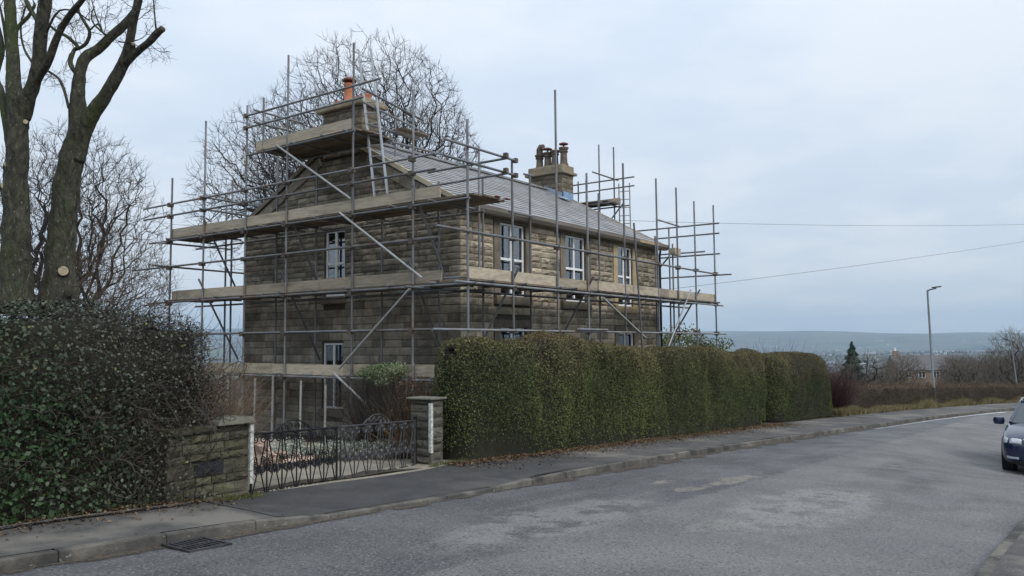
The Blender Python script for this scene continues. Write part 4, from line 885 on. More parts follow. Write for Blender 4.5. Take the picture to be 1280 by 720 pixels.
def clipped_hedge(label, x0, x1, yfun, hw, zb, zt, seed, n, size, greens, browntop, endr=.55, lump=.07, clefts=()):
    g = np.random.default_rng(seed); P, N_ = hedge_grid(x0, x1, yfun, hw, zb, zt, endr, seed, lump=lump, nu=220, clefts=clefts)
    c = (x0+x1)/2; root = thing('hedge', label, 'hedge', (c, yfun(c), zb(c)))
    kind(obj('branches', grid_mesh('branches', P-N_*.1), 'hedge_core', root), 'stuff')
    Q, Nn = sample_grid(P, N_, n, g); Q = Q+Nn*(g.exponential(.03, n)*-1+.025)[:, None]
    hfrac = np.array([(z-zb(x))/(zt(x)-zb(x)) for x, z in Q[:, [0, 2]]])
    w = waves(seed+5, 8, 1.0, 3.2)(Q); w2 = waves(seed+6, 8, 5, 12)(Q); w3 = waves(seed+9, 6, .5, 1.1)(Q)
    t = np.clip(.5+.33*w+.15*w2+g.normal(size=n)*.22, 0, 1); col = mixc(t, greens[0], greens[1])
    br = np.clip((hfrac-.68)*3.2+.3*w+.35*w3+.25*g.normal(size=n), 0, 1)*browntop*.85; col = mixc(br, col, (.2, .16, .085))
    # bare twiggy hollows
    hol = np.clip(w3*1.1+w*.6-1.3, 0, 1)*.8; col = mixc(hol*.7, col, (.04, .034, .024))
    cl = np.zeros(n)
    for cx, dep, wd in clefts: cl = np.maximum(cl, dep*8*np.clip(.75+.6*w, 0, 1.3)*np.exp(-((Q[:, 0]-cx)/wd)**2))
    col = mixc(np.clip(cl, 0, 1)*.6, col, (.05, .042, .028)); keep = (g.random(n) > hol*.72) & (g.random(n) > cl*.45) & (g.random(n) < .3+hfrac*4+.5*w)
    sp = g.random(n); col = np.where((sp > .965)[:, None], col*1.6+.02, col); col = np.where((sp < .12)[:, None], col*.45, col)
    sz = size*g.uniform(.6, 1.35, n); k_ = keep
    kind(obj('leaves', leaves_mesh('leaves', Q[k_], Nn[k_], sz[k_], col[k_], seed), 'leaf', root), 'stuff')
    q = np.where((hfrac > .55))[0]; q = g.choice(q, min(len(q), int(n*.04)), replace=False)
    twig_set('twigs', Q[q]-Nn[q]*.08, Nn[q]+g.normal(size=(len(q), 3))*.5+np.array([0, 0, .6]), g.uniform(.1, .19, len(q)), np.full(len(q), .0032), seed, 'twig_brown', root, 2)
    return root
clipped_hedge('long clipped evergreen hedge with brown trimmed top beside the stone gate pier', 10.22, 24.75, lambda x: 8.8-.016*(x-10), .45, lambda x: road_z(x)+.1, lambda x: .1-.034*(x-11), 21, 210000, .031,
              ((.055, .078, .024), (.148, .168, .056)), 1.0, .75, .075, ((12.55, .06, .25), (13.6, .035, .2), (17.75, .085, .2), (20.3, .06, .25), (22.4, .03, .2), (23.8, .05, .25)))
clipped_hedge('shorter clipped evergreen hedge standing past the end of the long hedge', 26.3, 32.4, lambda x: 9.15-.02*(x-25), .8, lambda x: road_z(x)+.1, lambda x: -.38-.03*(x-26), 31, 80000, .036,
              ((.038, .06, .017), (.108, .135, .042)), .8, .7, .075, ((28.2, .05, .2),))
# low flailed hawthorn hedge along the road
def thorn_hedge():
    yf = lambda x: float(back(x))+.95; zb = lambda x: road_z(x)+.08; zt = lambda x: road_z(x)+1.2-.0*x
    P, N_ = hedge_grid(34.2, 96, yf, .55, zb, zt, .8, 41, nu=260, lump=.09); g = np.random.default_rng(41)
    root = thing('hedge', 'low leafless brown thorn hedge running along the roadside verge', 'hedge', (45, yf(45), zb(45)))
    kind(obj('branches', grid_mesh('branches', P-N_*.12), 'hedge_core', root), 'stuff')
    Q, Nn = sample_grid(P, N_, 26000, g); tp = Q[:, 2]-np.array([zb(v) for v in Q[:, 0]]) > 1.0
    twig_set('cut_tips', Q[tp]-Nn[tp]*.05, Nn[tp]*.3+g.normal(size=Q[tp].shape)*.5+np.array([0, 0, .5]), g.uniform(.06, .16, tp.sum()), np.full(tp.sum(), .01), 44, 'twig_tan', root, 2)
    twig_set('twigs', Q-Nn*.16, Nn*.6+g.normal(size=Q.shape)*.7+np.array([0, 0, .4]), g.uniform(.25, .55, len(Q)), np.full(len(Q), .009), 42, 'twig_brown', root, 3)
    Q, Nn = sample_grid(P, N_, 9000, g); t = g.random(len(Q)); col = mixc(t, (.05, .045, .022), (.12, .08, .045))
    kind(obj('leaves', leaves_mesh('leaves', Q, Nn, g.uniform(.03, .07, len(Q)), col, 43), 'leaf', root), 'stuff')
thorn_hedge()
# overgrown hedge at the left, ivy on one side and bare twigs on the other
def wild_hedge():
    yf = lambda x: 9.1-.02*x; zb = lambda x: road_z(x)+.12; zt = lambda x: .44-.02*(x-3)-(.05 if x > 5 else 0)
    P, N_ = hedge_grid(-3.5, 5.68, yf, .85, zb, zt, .7, 51, nu=170, npz=80, lump=.11, e=.42); g = np.random.default_rng(51)
    root = thing('hedge', 'overgrown dark hedge with ivy leaves and bare tangled stems beside the old stone wall', 'hedge', (2, 9.1, zb(2)))
    kind(obj('branches', grid_mesh('branches', P-N_*.16), 'hedge_core', root), 'stuff')
    n = 76000; Q, Nn = sample_grid(P, N_, n, g); Q += Nn*(.05-g.exponential(.06, n))[:, None]
    w = waves(52, 8, 1.5, 4)(Q); u = np.clip((Q[:, 0]-3.1)/2.0+.22*w+.35*(Q[:, 2]+.6)*(Q[:, 0] > 3.3), 0, 1)      # 0 ivy, 1 twiggy
    low = np.clip((-.9-Q[:, 2])/.9, 0, 1)
    keep = g.random(n) > u*.35+low*u*.3
    t = np.clip(.45+.25*w+g.normal(size=n)*.25, 0, 1); col = mixc(t, (.013, .03, .011), (.042, .082, .028)); grey = mixc(t, (.028, .035, .024), (.1, .108, .08)); col = mixc(u, col, grey)
    sp = g.random(n); col = np.where((sp > .992)[:, None], np.array([.2, .2, .05]), col); col = np.where((sp < .15)[:, None], col*.5, col)
    col = np.where(((sp > .9) & (sp < .92))[:, None], col*1.7+.005, col)
    sz = (.054-.022*u)*g.uniform(.5, 1.35, n)
    kind(obj('leaves', leaves_mesh('leaves', Q[keep], Nn[keep], sz[keep], col[keep], 53, flop=.7, aspect=.7), 'leaf_gloss', root), 'stuff')
    Q, Nn = sample_grid(P, N_, 13000, g); u = np.clip((Q[:, 0]-2.6)/2.2, .04, .9); k_ = g.random(len(Q)) < u; Q, Nn = Q[k_], Nn[k_]; m = len(Q)
    twig_set('twigs', Q-Nn*.13, Nn*.35+g.normal(size=Q.shape)*.9+np.array([0, 0, .25]), g.uniform(.25, .6, m), np.full(m, .0045), 54, 'twig', root, 5, .5)
    s = 2.3+3.4*g.random(900)**.55; Pt = np.stack([s, 8.3+.25*g.random(900), np.array([zb(x) for x in s])+.1+1.3*g.random(900)], -1)
    twig_set('stems', Pt, np.stack([g.normal(size=900)*1.2, -.3*np.ones(900), .2+g.normal(size=900)*.5], -1), g.uniform(.4, 1.0, 900), g.uniform(.004, .009, 900), 55, 'stem_grey', root, 8, .45)
wild_hedge()

# ------------------------------------------------------------------ shrubs
def shrub(name, label, c, rad, n_tw, tw_len, tmat, seed, leaves=None, base_r=.15, up=1.2, r=.004, group=None, cat='shrub'):
    g = np.random.default_rng(seed); root = thing(name, label, cat, c, group)
    a = g.uniform(0, 6.28, n_tw); rr = base_r*np.sqrt(g.random(n_tw)); P = np.stack([c[0]+rr*np.cos(a)*rad[0]*2, c[1]+rr*np.sin(a)*rad[1]*2, np.full(n_tw, c[2])], -1)
    D = np.stack([np.cos(a)*rad[0]/rad[2]*g.uniform(.1, 1.3, n_tw), np.sin(a)*rad[1]/rad[2]*g.uniform(.1, 1.3, n_tw), np.full(n_tw, up)], -1)+g.normal(size=(n_tw, 3))*.15
    twig_set('stems', P, D, tw_len*g.uniform(.55, 1.1, n_tw), r*g.uniform(.6, 1.4, n_tw), seed, tmat, root, 6, .16)
    if leaves:
        n, size, c0, c1, zlo, hollow = leaves
        Q = g.normal(size=(n, 3)); Q /= np.linalg.norm(Q, axis=1, keepdims=True); Nn = Q.copy(); w = waves(seed, 8, 2, 6)(Q*1.5)
        Q = Q*(g.uniform(hollow, 1, n)**.6*(1+.16*w))[:, None]; Q = Q*np.array(rad)+np.array((c[0], c[1], c[2]+zlo))
        col = mixc(np.clip(.5+.3*w+.25*g.normal(size=n), 0, 1), c0, c1)
        kind(obj('leaves', leaves_mesh('leaves', Q, Nn, size*g.uniform(.6, 1.3, n), col, seed), 'leaf', root), 'stuff')
    return root
gz = lambda x, y: GZ(x, y)+.03
shrub('shrub', 'brown tangled shrub with a pale green leafy top behind the gate', (10.1, 10.1, gz(10.1, 10)), (.55, .4, .2), 1500, 1.5, 'twig', 61, (3600, .04, (.065, .095, .04), (.2, .235, .13), 1.44, .3), .3, up=6.0, r=.005)
shrub('shrub', 'low reddish brown twiggy shrub behind the narrow stone gate pier', (10.15, 9.5, gz(10.1, 9.5)), (.4, .3, .5), 260, 1.35, 'cane_tan', 62, (500, .03, (.12, .07, .04), (.22, .13, .08), 1.1, .2), .3, r=.004)
shrub('shrub', 'small dark green shrub between the gate and the house', (10.4, 10.0, gz(10.4, 10.0)), (.5, .4, .55), 200, .9, 'twig_brown', 63, (2600, .035, (.04, .055, .025), (.1, .12, .06), .55, .2), .3)
for k, (x, y, s) in enumerate(((8.5, 10.5, .3), (9.0, 10.3, .34), (9.4, 10.0, .36), (9.75, 9.75, .34), (8.9, 11.1, .34), (9.6, 10.6, .36), (8.15, 10.9, .28))):
    shrub('lavender_bush', 'pale grey-green lavender mound in the bed behind the iron gates', (x, y, gz(x, y)), (s, s*.8, s*.55), 140, .3, 'twig_tan', 70+k, (1500, .035, (.16, .19, .15), (.42, .44, .38), .14, .3), .3, group='lavender mounds behind the gates', cat='bush')
shrub('cane_clump', 'clump of dry tan canes growing behind the old stone wall', (6.2, 9.5, gz(6.2, 9.5)), (.3, .26, .9), 900, 1.6, 'cane_tan', 64, (700, .035, (.12, .085, .05), (.2, .15, .08), .9, .2), .32, r=.0045, cat='plant')
shrub('shrub', 'tall reddish leafless stems rising over the tan canes', (6.1, 9.45, gz(6.1, 9.5)), (.4, .3, .9), 45, 2.2, 'twig_red', 65, None, .2, r=.005)
shrub('shrub', 'rounded broad-leaved evergreen bush behind the clipped hedge by the house end', (29.3, 12.9, road_z(29)), (3.4, 1.6, 1.5), 120, 2.5, 'twig_brown', 66, (9000, .1, (.045, .06, .02), (.16, .17, .065), 1.9, .55), .2, r=.012)
shrub('red_shrub', 'dark red leafless shrub at the end of the shorter clipped hedge', (33.4, 8.55, road_z(33.4)+.1), (.9, .6, 1.4), 1100, 2.1, 'twig_red', 67, (1800, .04, (.07, .035, .03), (.13, .065, .055), 1.0, .2), .3, r=.007)
shrub('red_shrub', 'dark red leafless twigs showing over the shorter clipped hedge', (30.6, 9.9, road_z(30.6)+.1), (1.3, .7, 1.6), 500, 2.8, 'twig_red', 68, None, .4, r=.008)

# ------------------------------------------------------------------ trees
def limb_mesh(name, limbs, seed, nring=14):
    mb = MB(); 
    for li, L_ in enumerate(limbs):
        pts = [Vector(p[:3]) for p in L_]; rad = [p[3] for p in L_]; P = []; Rr = []
        for k in range(len(pts)-1):
            p0, p1, p2, p3 = pts[max(k-1, 0)], pts[k], pts[k+1], pts[min(k+2, len(pts)-1)]
            ns = max(2, int((p2-p1).length/.06))
            for j in range(ns):
                t = j/ns; q = .5*((2*p1)+(p2-p0)*t+(2*p0-5*p1+4*p2-p3)*t*t+(-p0+3*p1-3*p2+p3)*t**3); P.append(q); Rr.append((rad[k]*(1-t)+rad[k+1]*t)*.71)
        P.append(pts[-1]); Rr.append(rad[-1]*.71); i0 = len(mb.v); n = nring if max(rad) > .05 else 7
        mb.tube(P, Rr, n)
        for k in range(i0, len(mb.v)):
            v = Vector(mb.v[k]); c = P[min((k-i0)//n, len(P)-1)]; d = v-c; r_ = d.length
            f = 1+.15*mnoise.noise(v*4.0+Vector((seed, 0, 0)))+.1*mnoise.noise(v*10)+.06*mnoise.noise(v*24)
            mb.v[k] = tuple(c+d*f)
    me = mb.mesh(name); me.polygons.foreach_set('use_smooth', [True]*len(me.polygons)); return me
class Grow:
    rmin = .0045; env = None
    def inside(s, p):
        if s.env is None: return True
        c, r = s.env; return ((p.x-c[0])/r[0])**2+((p.y-c[1])/r[1])**2+((p.z-c[2])/r[2])**2 < s.lim
    def __init__(s, seed): s.g = random.Random(seed); s.a = []; s.b = []; s.ra = []; s.rb = []
    def add(s, p, q, r0, r1): s.a.append(tuple(p)); s.b.append(tuple(q)); s.ra.append(r0); s.rb.append(r1)
    def branch(s, p, d, L_, r, lvl, cfg):
        g = s.g; n = cfg['n'][lvl]; d = d.normalized(); rt = r*cfg['tip'][lvl]; nodes = []
        for k in range(n):
            d = (d+Vector((g.gauss(0, 1), g.gauss(0, 1), g.gauss(0, 1)))*cfg['wob'][lvl]+Vector((0, 0, cfg['up'][lvl]))).normalized()
            q = p+d*(L_/n)
            if s.env is not None and lvl > 0:
                s.lim = 1+.25*math.sin(d.x*9+p.y*3)*g.random()
                if not s.inside(q) and q.z > s.env[0][2]-1.5: break
            r0 = r+(rt-r)*k/n; r1 = r+(rt-r)*(k+1)/n; s.add(p, q, r0, r1); p = q; nodes.append((p.copy(), d.copy(), r1, (k+1)/n))
        if lvl+1 >= len(cfg['n']) or not nodes: return
        n = len(nodes)
        for _ in range(cfg['kids'][lvl]):
            f = g.uniform(cfg['start'][lvl], 1); k = min(int(f*n), n-1); q, dd, rr, t = nodes[k]
            az = g.uniform(0, 6.283); o1 = dd.orthogonal().normalized(); o2 = dd.cross(o1); ang = R(g.gauss(*cfg['ang'][lvl]))
            nd = dd*math.cos(ang)+(o1*math.cos(az)+o2*math.sin(az))*math.sin(ang)
            s.branch(q, nd, L_*g.uniform(*cfg['len'][lvl]), min(rr*.8, r*cfg['rad'][lvl]), lvl+1, cfg)
    def mesh(s, name, split):
        A, B, a, b = map(np.array, (s.a, s.b, s.ra, s.rb)); th = a > split; out = []; a = np.maximum(a, s.rmin); b = np.maximum(b, s.rmin*.8)
        for m_, n in ((th, 8), (~th, 3)): out.append(segs_mesh(name, A[m_], B[m_], a[m_], b[m_], n) if m_.any() else None)
        return out
BIG = dict(n=(6, 7, 6, 5, 4), tip=(.75, .42, .35, .35, .4), wob=(.06, .1, .12, .14, .16), up=(.02, .08, .07, .06, .05), kids=(11, 10, 10, 8), start=(.4, .22, .2, .15), ang=((38, 10), (36, 10), (38, 12), (40, 14)),
           len=((.75, 1.05), (.45, .75), (.42, .7), (.4, .75)), rad=(.5, .45, .42, .5))
def bare_tree(name, label, base, h, r, seed, cfg=BIG, lean=(0, 0), group=None, stems=1, tm='twig', env=None):
    G = Grow(seed); G.env = env; root = thing(name, label, 'tree', base, group); b = Vector(base)
    for k in range(stems):
        d = Vector((lean[0]+(G.g.gauss(0, .22) if stems > 1 else 0), lean[1]+(G.g.gauss(0, .22) if stems > 1 else 0), 1)); G.branch(b-Vector((0, 0, .1)), d, h*.42*(G.g.uniform(.8, 1.1) if stems > 1 else 1), r*(1 if stems == 1 else .7), 0, cfg)
    t, c = G.mesh(name, .03)
    if t: obj('trunk', t, 'bark_dark', root)
    if c: kind(obj('crown', c, tm, root), 'stuff')
    return root
tz = lambda x, y: float(terr_z(x, y))
def crown_tree(name, label, base, r0, seed, env, n=3500, tuft=3, bf=.55, tm='twig', group=None, zlow=.15, rtip=.0066, tl=.42, parent=None):
    """Grow a crown by joining points spread through its volume to the nearest limb, near the root first; limbs thicken with what they carry."""
    g = np.random.default_rng(seed); c, r = np.array(env[0]), np.array(env[1]); Q = g.normal(size=(n*4, 3)); Q /= np.linalg.norm(Q, axis=1, keepdims=True)
    Q *= (g.random((n*4, 1))**.42); w = waves(seed, 7, 2.0, 5.0)(Q); Q = Q[(Q[:, 2] > -.75+.3*w) & (w > -1.1)][:n]; Q = c+Q*r*(1+.1*waves(seed+1, 6, 2, 6)(Q))[:, None]; n = len(Q)
    b = np.array(base, float); fork = b*.0+np.array([b[0]*.6+c[0]*.4, b[1]*.6+c[1]*.4, b[2]+(c[2]-r[2]-b[2])*.75+zlow*r[2]]); nodes = [b+(fork-b)*t+g.normal(size=3)*.04*(t > 0) for t in np.linspace(0, 1, 6)]; par = [-1, 0, 1, 2, 3, 4]; pl = [0.]
    for k in range(1, 6): pl.append(pl[-1]+np.linalg.norm(nodes[k]-nodes[k-1]))
    best = np.full(n, 1e9); bn = np.zeros(n, int); bd = np.zeros(n); open_ = np.ones(n, bool)
    def upd(k):
        d = np.linalg.norm(Q-nodes[k], axis=1); cst = d+bf*(pl[k]+d); m = cst < best; best[m] = cst[m]; bn[m] = k; bd[m] = d[m]
    for k in (4, 5): upd(k)
    for _ in range(n):
        i_ = int(np.argmin(np.where(open_, best, 1e9))); open_[i_] = False; k = int(bn[i_]); p0 = nodes[k]; p1 = Q[i_]; d = bd[i_]; ns = max(1, int(d/.45)); sag = np.array([0, 0, -.06*d]); last = k
        for j in range(1, ns+1):
            t = j/ns; q = p0+(p1-p0)*t+sag*4*t*(1-t)+(g.normal(size=3)*.028 if j < ns else 0); nodes.append(q); par.append(last); pl.append(pl[last]+np.linalg.norm(q-nodes[last])); last = len(nodes)-1
            if j == ns or j % 2 == 0: upd(last)
    N_ = len(nodes); X = np.array(nodes); par = np.array(par); cnt = np.zeros(N_); leaf = np.ones(N_, bool); leaf[par[1:]] = False
    for k in range(N_-1, 0, -1): cnt[k] += 1 if leaf[k] else 0; cnt[par[k]] += cnt[k]
    rad = np.minimum(rtip*np.maximum(cnt, 1)**.5, r0); i_ = np.arange(1, N_); A, B, a, bb = X[par[i_]], X[i_], rad[i_]*1.0, rad[i_]
    a = np.minimum(rad[par[i_]], rad[i_]*1.35)
    tips = np.where(cnt <= 2)[0]; tips = tips[tips > 5]; T0 = np.repeat(tips, tuft); D = X[T0]-X[par[T0]]; D /= np.maximum(np.linalg.norm(D, axis=1, keepdims=True), 1e-6); rd = (X[T0]-c)/r
    D = D*.8+g.normal(size=D.shape)*.5+rd*.35+np.array([0, 0, .28]); D /= np.linalg.norm(D, axis=1, keepdims=True); L1 = g.uniform(.35, 1.1, len(T0))*tl; M1 = X[T0]+D*L1[:, None]*.5; D2 = D+g.normal(size=D.shape)*.25+np.array([0, 0, .12]); D2 /= np.linalg.norm(D2, axis=1, keepdims=True); M2 = M1+D2*L1[:, None]*.55
    rt_ = np.full(len(T0), rtip*.8); A, B = np.concatenate([A, X[T0], M1]), np.concatenate([B, M1, M2]); a, bb = np.concatenate([a, rt_, rt_*.85]), np.concatenate([bb, rt_*.85, rt_*.5])
    th = a > .03; t_ = segs_mesh('trunk', A[th], B[th], a[th], bb[th], 7); c_ = segs_mesh('crown', A[~th], B[~th], a[~th], bb[~th], 3)
    if name is None: return t_, c_
    root = thing(name, label, 'tree', base, group); obj('trunk', t_, 'bark_dark', root); kind(obj('crown', c_, tm, root), 'stuff'); return root
FINE = dict(n=(6, 6, 6, 5, 4, 2), tip=(.75, .45, .4, .4, .4, .5), wob=(.06, .1, .12, .14, .16, .2), up=(.02, .06, .05, .05, .04, .03), kids=(12, 9, 9, 7, 4), start=(.4, .25, .2, .15, .1), ang=((40, 10), (36, 10), (38, 12), (40, 14), (40, 14)),
            len=((.7, 1.0), (.45, .7), (.42, .65), (.4, .65), (.35, .6)), rad=(.5, .45, .42, .5, .6))
crown_tree('bare_tree', 'large leafless tree with a dense dome of fine twigs behind the near chimney', (21.9, 21.4, -2.9), .3, 101, ((21.4, 21.9, 6.3), (4.5, 4.5, 5.1)), 7800)
crown_tree('bare_tree', 'leafless tree spreading behind the rear end of the gable scaffold', (20.6, 24.3, -3.0), .22, 107, ((20.0, 25.6, 5.6), (3.3, 3.3, 3.9)), 3600)
MID = dict(BIG, n=(5, 6, 5, 4), tip=(.7, .4, .35, .4), wob=(.08, .14, .18, .22), up=(.02, .05, .05, .04), kids=(12, 12, 8), start=(.25, .2, .15), ang=((42, 12), (40, 12), (42, 14)), len=((.6, 1.0), (.42, .75), (.4, .75)), rad=(.45, .42, .45))
crown_tree('bare_tree', 'leafless many-stemmed tree behind the pair of lopped trunks', (12.4, 26.4, -2.9), .2, 113, ((12.5, 26.5, 3.0), (2.9, 2.9, 4.3)), 3800, zlow=.1)
crown_tree('bare_tree', 'small leafless garden tree with a short trunk beside the lopped trunk', (9.95, 19.2, -2.3), .1, 117, ((10.1, 19.2, 1.0), (1.6, 1.6, 1.9)), 900, tm='twig_brown', rtip=.004)
def lopped(label, limbs, scars, seed):
    root = thing('lopped_tree', label, 'tree', tuple(limbs[0][0][:3])); obj('trunk', limb_mesh('trunk', limbs, seed), 'bark', root)
    for x, y, z, r in scars:
        d = Vector((-x*.8-1.2, -y*1.0, .6)).normalized(); p = Vector((x, y, z))
        MB().tube([p-d*.28, p-d*.03], [r*1.25, r*.98], 12).build('branch_stub', 'bark', root, True)
        MB().tube([p-d*.03, p], [r*.86, r*.82], 14).build('cut_face', 'cut_wood', root)
    G = Grow(seed); g = random.Random(seed)
    tips = [L_ for L_ in limbs[1:]]
    for L_ in tips:
        for _ in range(3):
            q = g.choice(L_[1:]); G.branch(Vector(q[:3]), Vector((g.gauss(0, 1), g.gauss(0, 1), g.gauss(.5, .6))), g.uniform(.25, .6), .007, 0, dict(n=(5, 4, 3), tip=(.4, .4, .4), wob=(.3, .35, .35), up=(.08, .05, .03), kids=(5, 4), start=(.2, .2), ang=((45, 12), (45, 12)), len=((.4, .7), (.4, .7)), rad=(.6, .6)))
    G.rmin = .002; t, c = G.mesh('twigs', .5); kind(obj('twigs', c, 'twig', root), 'stuff')
    return root
lopped('thick mossy tree trunk with several stems and pale sawn branch scars', OAK_A, SCAR_A, 3)
lopped('mossy lopped trunk forking into two limbs with a sawn-off stub', OAK_B, SCAR_B, 8)

# ------------------------------------------------------------------ old wall, gate pier, gates
def stone_run(root, face, lst, m_, dark=()):
    g = random.Random(len(lst)+3); meshes = []
    for V, F in SV: me = bpy.data.meshes.new('stone'); me.from_pydata([tuple(v) for v in V], [], F); me.update(); me.materials.append(MATS[m_]); meshes.append(me)
    for k, (u0, u1, z0, z1, d) in enumerate(lst):
        me = meshes[g.randrange(len(meshes))]
        if k in dark: me = me.copy(); me.materials.clear(); me.materials.append(MATS['wall_stone_dark'])
        obj('stone', me, None, root, face((u0+u1)/2, (z0+z1)/2, u1-u0-.012, z1-z0-.012, d*g.uniform(.45, 1.8)))
def wall_rows(u0, u1, z0, z1, hs, g, lo, hi):
    z = z0; out = []
    while z < z1-.03:
        h_ = g.uniform(*hs); h_ = z1-z if z1-z-h_ < .06 else h_
        for a, b in row([(u0, u1)], [], z, z+h_, g, lo, hi): out.append((a, b, z, z+h_, .03))
        z += h_
    return out
g2 = random.Random(21)
wall = thing('garden_wall', 'old mossy coursed stone wall with a taller end pier at the left of the gates', 'wall', (5.2, 8.4, -1.85))
XW0, XW1, YW = 4.92, 5.97, 8.2
MB().box(XW0, 5.5, YW+.03, YW+.42, -2.0, -.98).box(5.5, XW1-.02, YW+.03, YW+.44, -2.0, -.93).build('core', 'mortar', wall)
fm = lambda u, z, L, H, d: Matrix(((L, 0, 0, u), (0, d, 0, YW+.02), (0, 0, H, z), (0, 0, 0, 1)))
lst = wall_rows(XW0, XW1, -1.92, -1.0, (.09, .17), g2, .14, .4)+wall_rows(5.55, XW1, -1.0, -.93, (.06, .08), g2, .16, .3)
dk = [i for i, s in enumerate(lst) if s[0] < 5.4 < s[1]+.05 and s[2] < -1.42 < s[3]]
stone_run(wall, fm, lst, 'wall_stone', dk[:1])
fm2 = lambda u, z, L, H, d: Matrix(((0, -d, 0, XW1-.03), (L, 0, 0, u), (0, 0, H, z), (0, 0, 0, 1)))
stone_run(wall, fm2, wall_rows(YW+.02, YW+.44, -1.92, -.93, (.12, .18), g2, .2, .3), 'wall_stone')
for a, b, z in ((XW0, 5.2, -.995), (5.205, 5.5, -.985)): bevelled(MB().box(a, b, YW-.04, YW+.46, z, z+.075).build('coping_stone', 'wall_stone', wall), .025)
cp = MB().hexa([(5.5, YW-.06, -.925), (6.02, YW-.06, -.925), (5.5, YW+.5, -.925), (6.02, YW+.5, -.925), (5.53, YW-.03, -.87), (6.0, YW-.03, -.85), (5.53, YW+.47, -.875), (6.0, YW+.47, -.85)]).build('coping_stone', 'coping', wall); bevelled(cp, .018)
o = MB().box(XW1-.012, XW1+.035, YW-.022, YW+.04, -1.64, -.945).build('white_edge_strip', 'white_strip', wall); o['label'] = 'white painted strip on the pier corner'
pp = thing('post_lamp', 'small dark navy capped canister standing on the old stone wall', 'canister', (5.46, YW+.2, -.915))
pot((5.46, YW+.2, -.915), [(.044, 0), (.046, .02), (.04, .06), (.042, .12)], 'plastic_navy', pp, 'body'); pot((5.46, YW+.2, -.794), [(.05, 0), (.058, .015), (.056, .045), (.03, .055)], 'plastic_navy', pp, 'cap')

pier = thing('gate_pier', 'narrow dark stone gate pier with thin flat coping beside the clipped hedge', 'gate pier', (9.8, 8.8, -2.0))
PX0, PX1, PY0, PY1 = 9.64, 9.95, 8.6, 9.05
MB().box(PX0+.03, PX1-.02, PY0+.03, PY1-.02, -2.15, -.9).build('core', 'mortar', pier)
stone_run(pier, lambda u, z, L, H, d: Matrix(((0, d, 0, PX0+.02), (-L, 0, 0, u), (0, 0, H, z), (0, 0, 0, 1))), wall_rows(PY0, PY1, -2.1, -.9, (.1, .18), g2, .2, .4), 'pier_stone')
stone_run(pier, lambda u, z, L, H, d: Matrix(((L, 0, 0, u), (0, d, 0, PY0+.02), (0, 0, H, z), (0, 0, 0, 1))), wall_rows(PX0, PX1, -2.1, -.9, (.1, .18), g2, .2, .4), 'pier_stone')
bevelled(MB().box(PX0-.04, PX1+.04, PY0-.04, PY1+.06, -.898, -.866).build('coping_stone', 'coping', pier), .01)
o = MB().box(PX0-.022, PX0+.03, PY0-.022, PY0+.03, -1.73, -.95).build('white_edge_strip', 'white_strip', pier); o['label'] = 'white painted strip on the pier corner'

def spiral(turns=1.6, r0=.056, n=20):
    P = []
    for k in range(n+1):
        t = k/n; a = -math.pi/2+t*turns*2*math.pi; r = r0*(1-.82*t); P.append((r*math.cos(a), 0, r*math.sin(a)+r0))
    return P
scroll_me = {m_: MB().tube(spiral(), [.0095-.003*k/20 for k in range(21)], 5).mesh('scroll', True) for m_ in ('iron', 'iron_worn')}
for m_, me in scroll_me.items(): me.materials.append(MATS[m_])
def gate(label, a, b, m_, hinge):
    a, b = Vector(a), Vector(b); d = b-a; W_ = Vector((d.x, d.y, 0)).length; sl = d.z/W_; ux = Vector((d.x, d.y, 0)).normalized(); H = .8
    root = thing('iron_gate', label, 'gate', tuple(a)); pt = lambda u, z: a+ux*u+Vector((0, 0, sl*u+z))
    rod = lambda P, r, nm: MB().tube([pt(*p) for p in P], r, 6).build(nm, m_, root)
    for z in (0, H): rod([(0, z), (W_, z)], .014, 'rail')
    for u in (0, W_): rod([(u, -.02 if u != hinge else -.04), (u, H+.01)], .016, 'stile')
    n = 6; bw = W_/n; rot = Matrix(((ux.x, -ux.y, 0, 0), (ux.y, ux.x, 0, 0), (0, 0, 1, 0), (0, 0, 0, 1)))
    def scroll(u, z, sx, sz, s=1.): obj('scroll', scroll_me[m_], None, root, Matrix.Translation(pt(u, z)) @ rot @ Matrix.Diagonal((sx*s, 1, sz*s, 1)))
    for i_ in range(n):
        u0 = i_*bw; u1 = u0+bw; um = (u0+u1)/2
        if i_: rod([(u0, 0), (u0, H)], .0105, 'bar')
        for p in (((u0, .0), (um, H*.52)), ((u1, .0), (um, H*.52)), ((um, H*.38), (u0+.01, H)), ((um, H*.38), (u1-.01, H))): rod(p, .0085, 'lattice_bar')
        for sx in (-1, 1):
            uu = um+sx*bw*.24
            scroll(uu, H-.01, sx, -1); scroll(uu, .01, sx, 1); scroll(uu, H*.38, -sx, 1, .95); scroll(uu, H*.52, sx, -1, .95); scroll(uu, H*.54, sx, 1, .85)
    c = W_*.46
    rod([(c-.36, H), (c-.25, H+.07), (c-.1, H+.13), (c, H+.14), (c+.1, H+.13), (c+.25, H+.07), (c+.36, H)], .009, 'crest_bar')
    for sx in (-1, 1):
        for du, s in ((.06, .95), (.17, .8), (.27, .5)): scroll(c+sx*du, H+.01, sx, 1, s)
    return root
gate('black wrought iron scrollwork gate leaf hung on the old wall', (6.06, 8.3, -1.875), (7.6, 8.51, -1.94), 'iron', 0)
gate('worn grey wrought iron scrollwork gate leaf beside the narrow stone pier', (7.68, 8.52, -1.94), (9.5, 8.82, -2.02), 'iron_worn', 1)
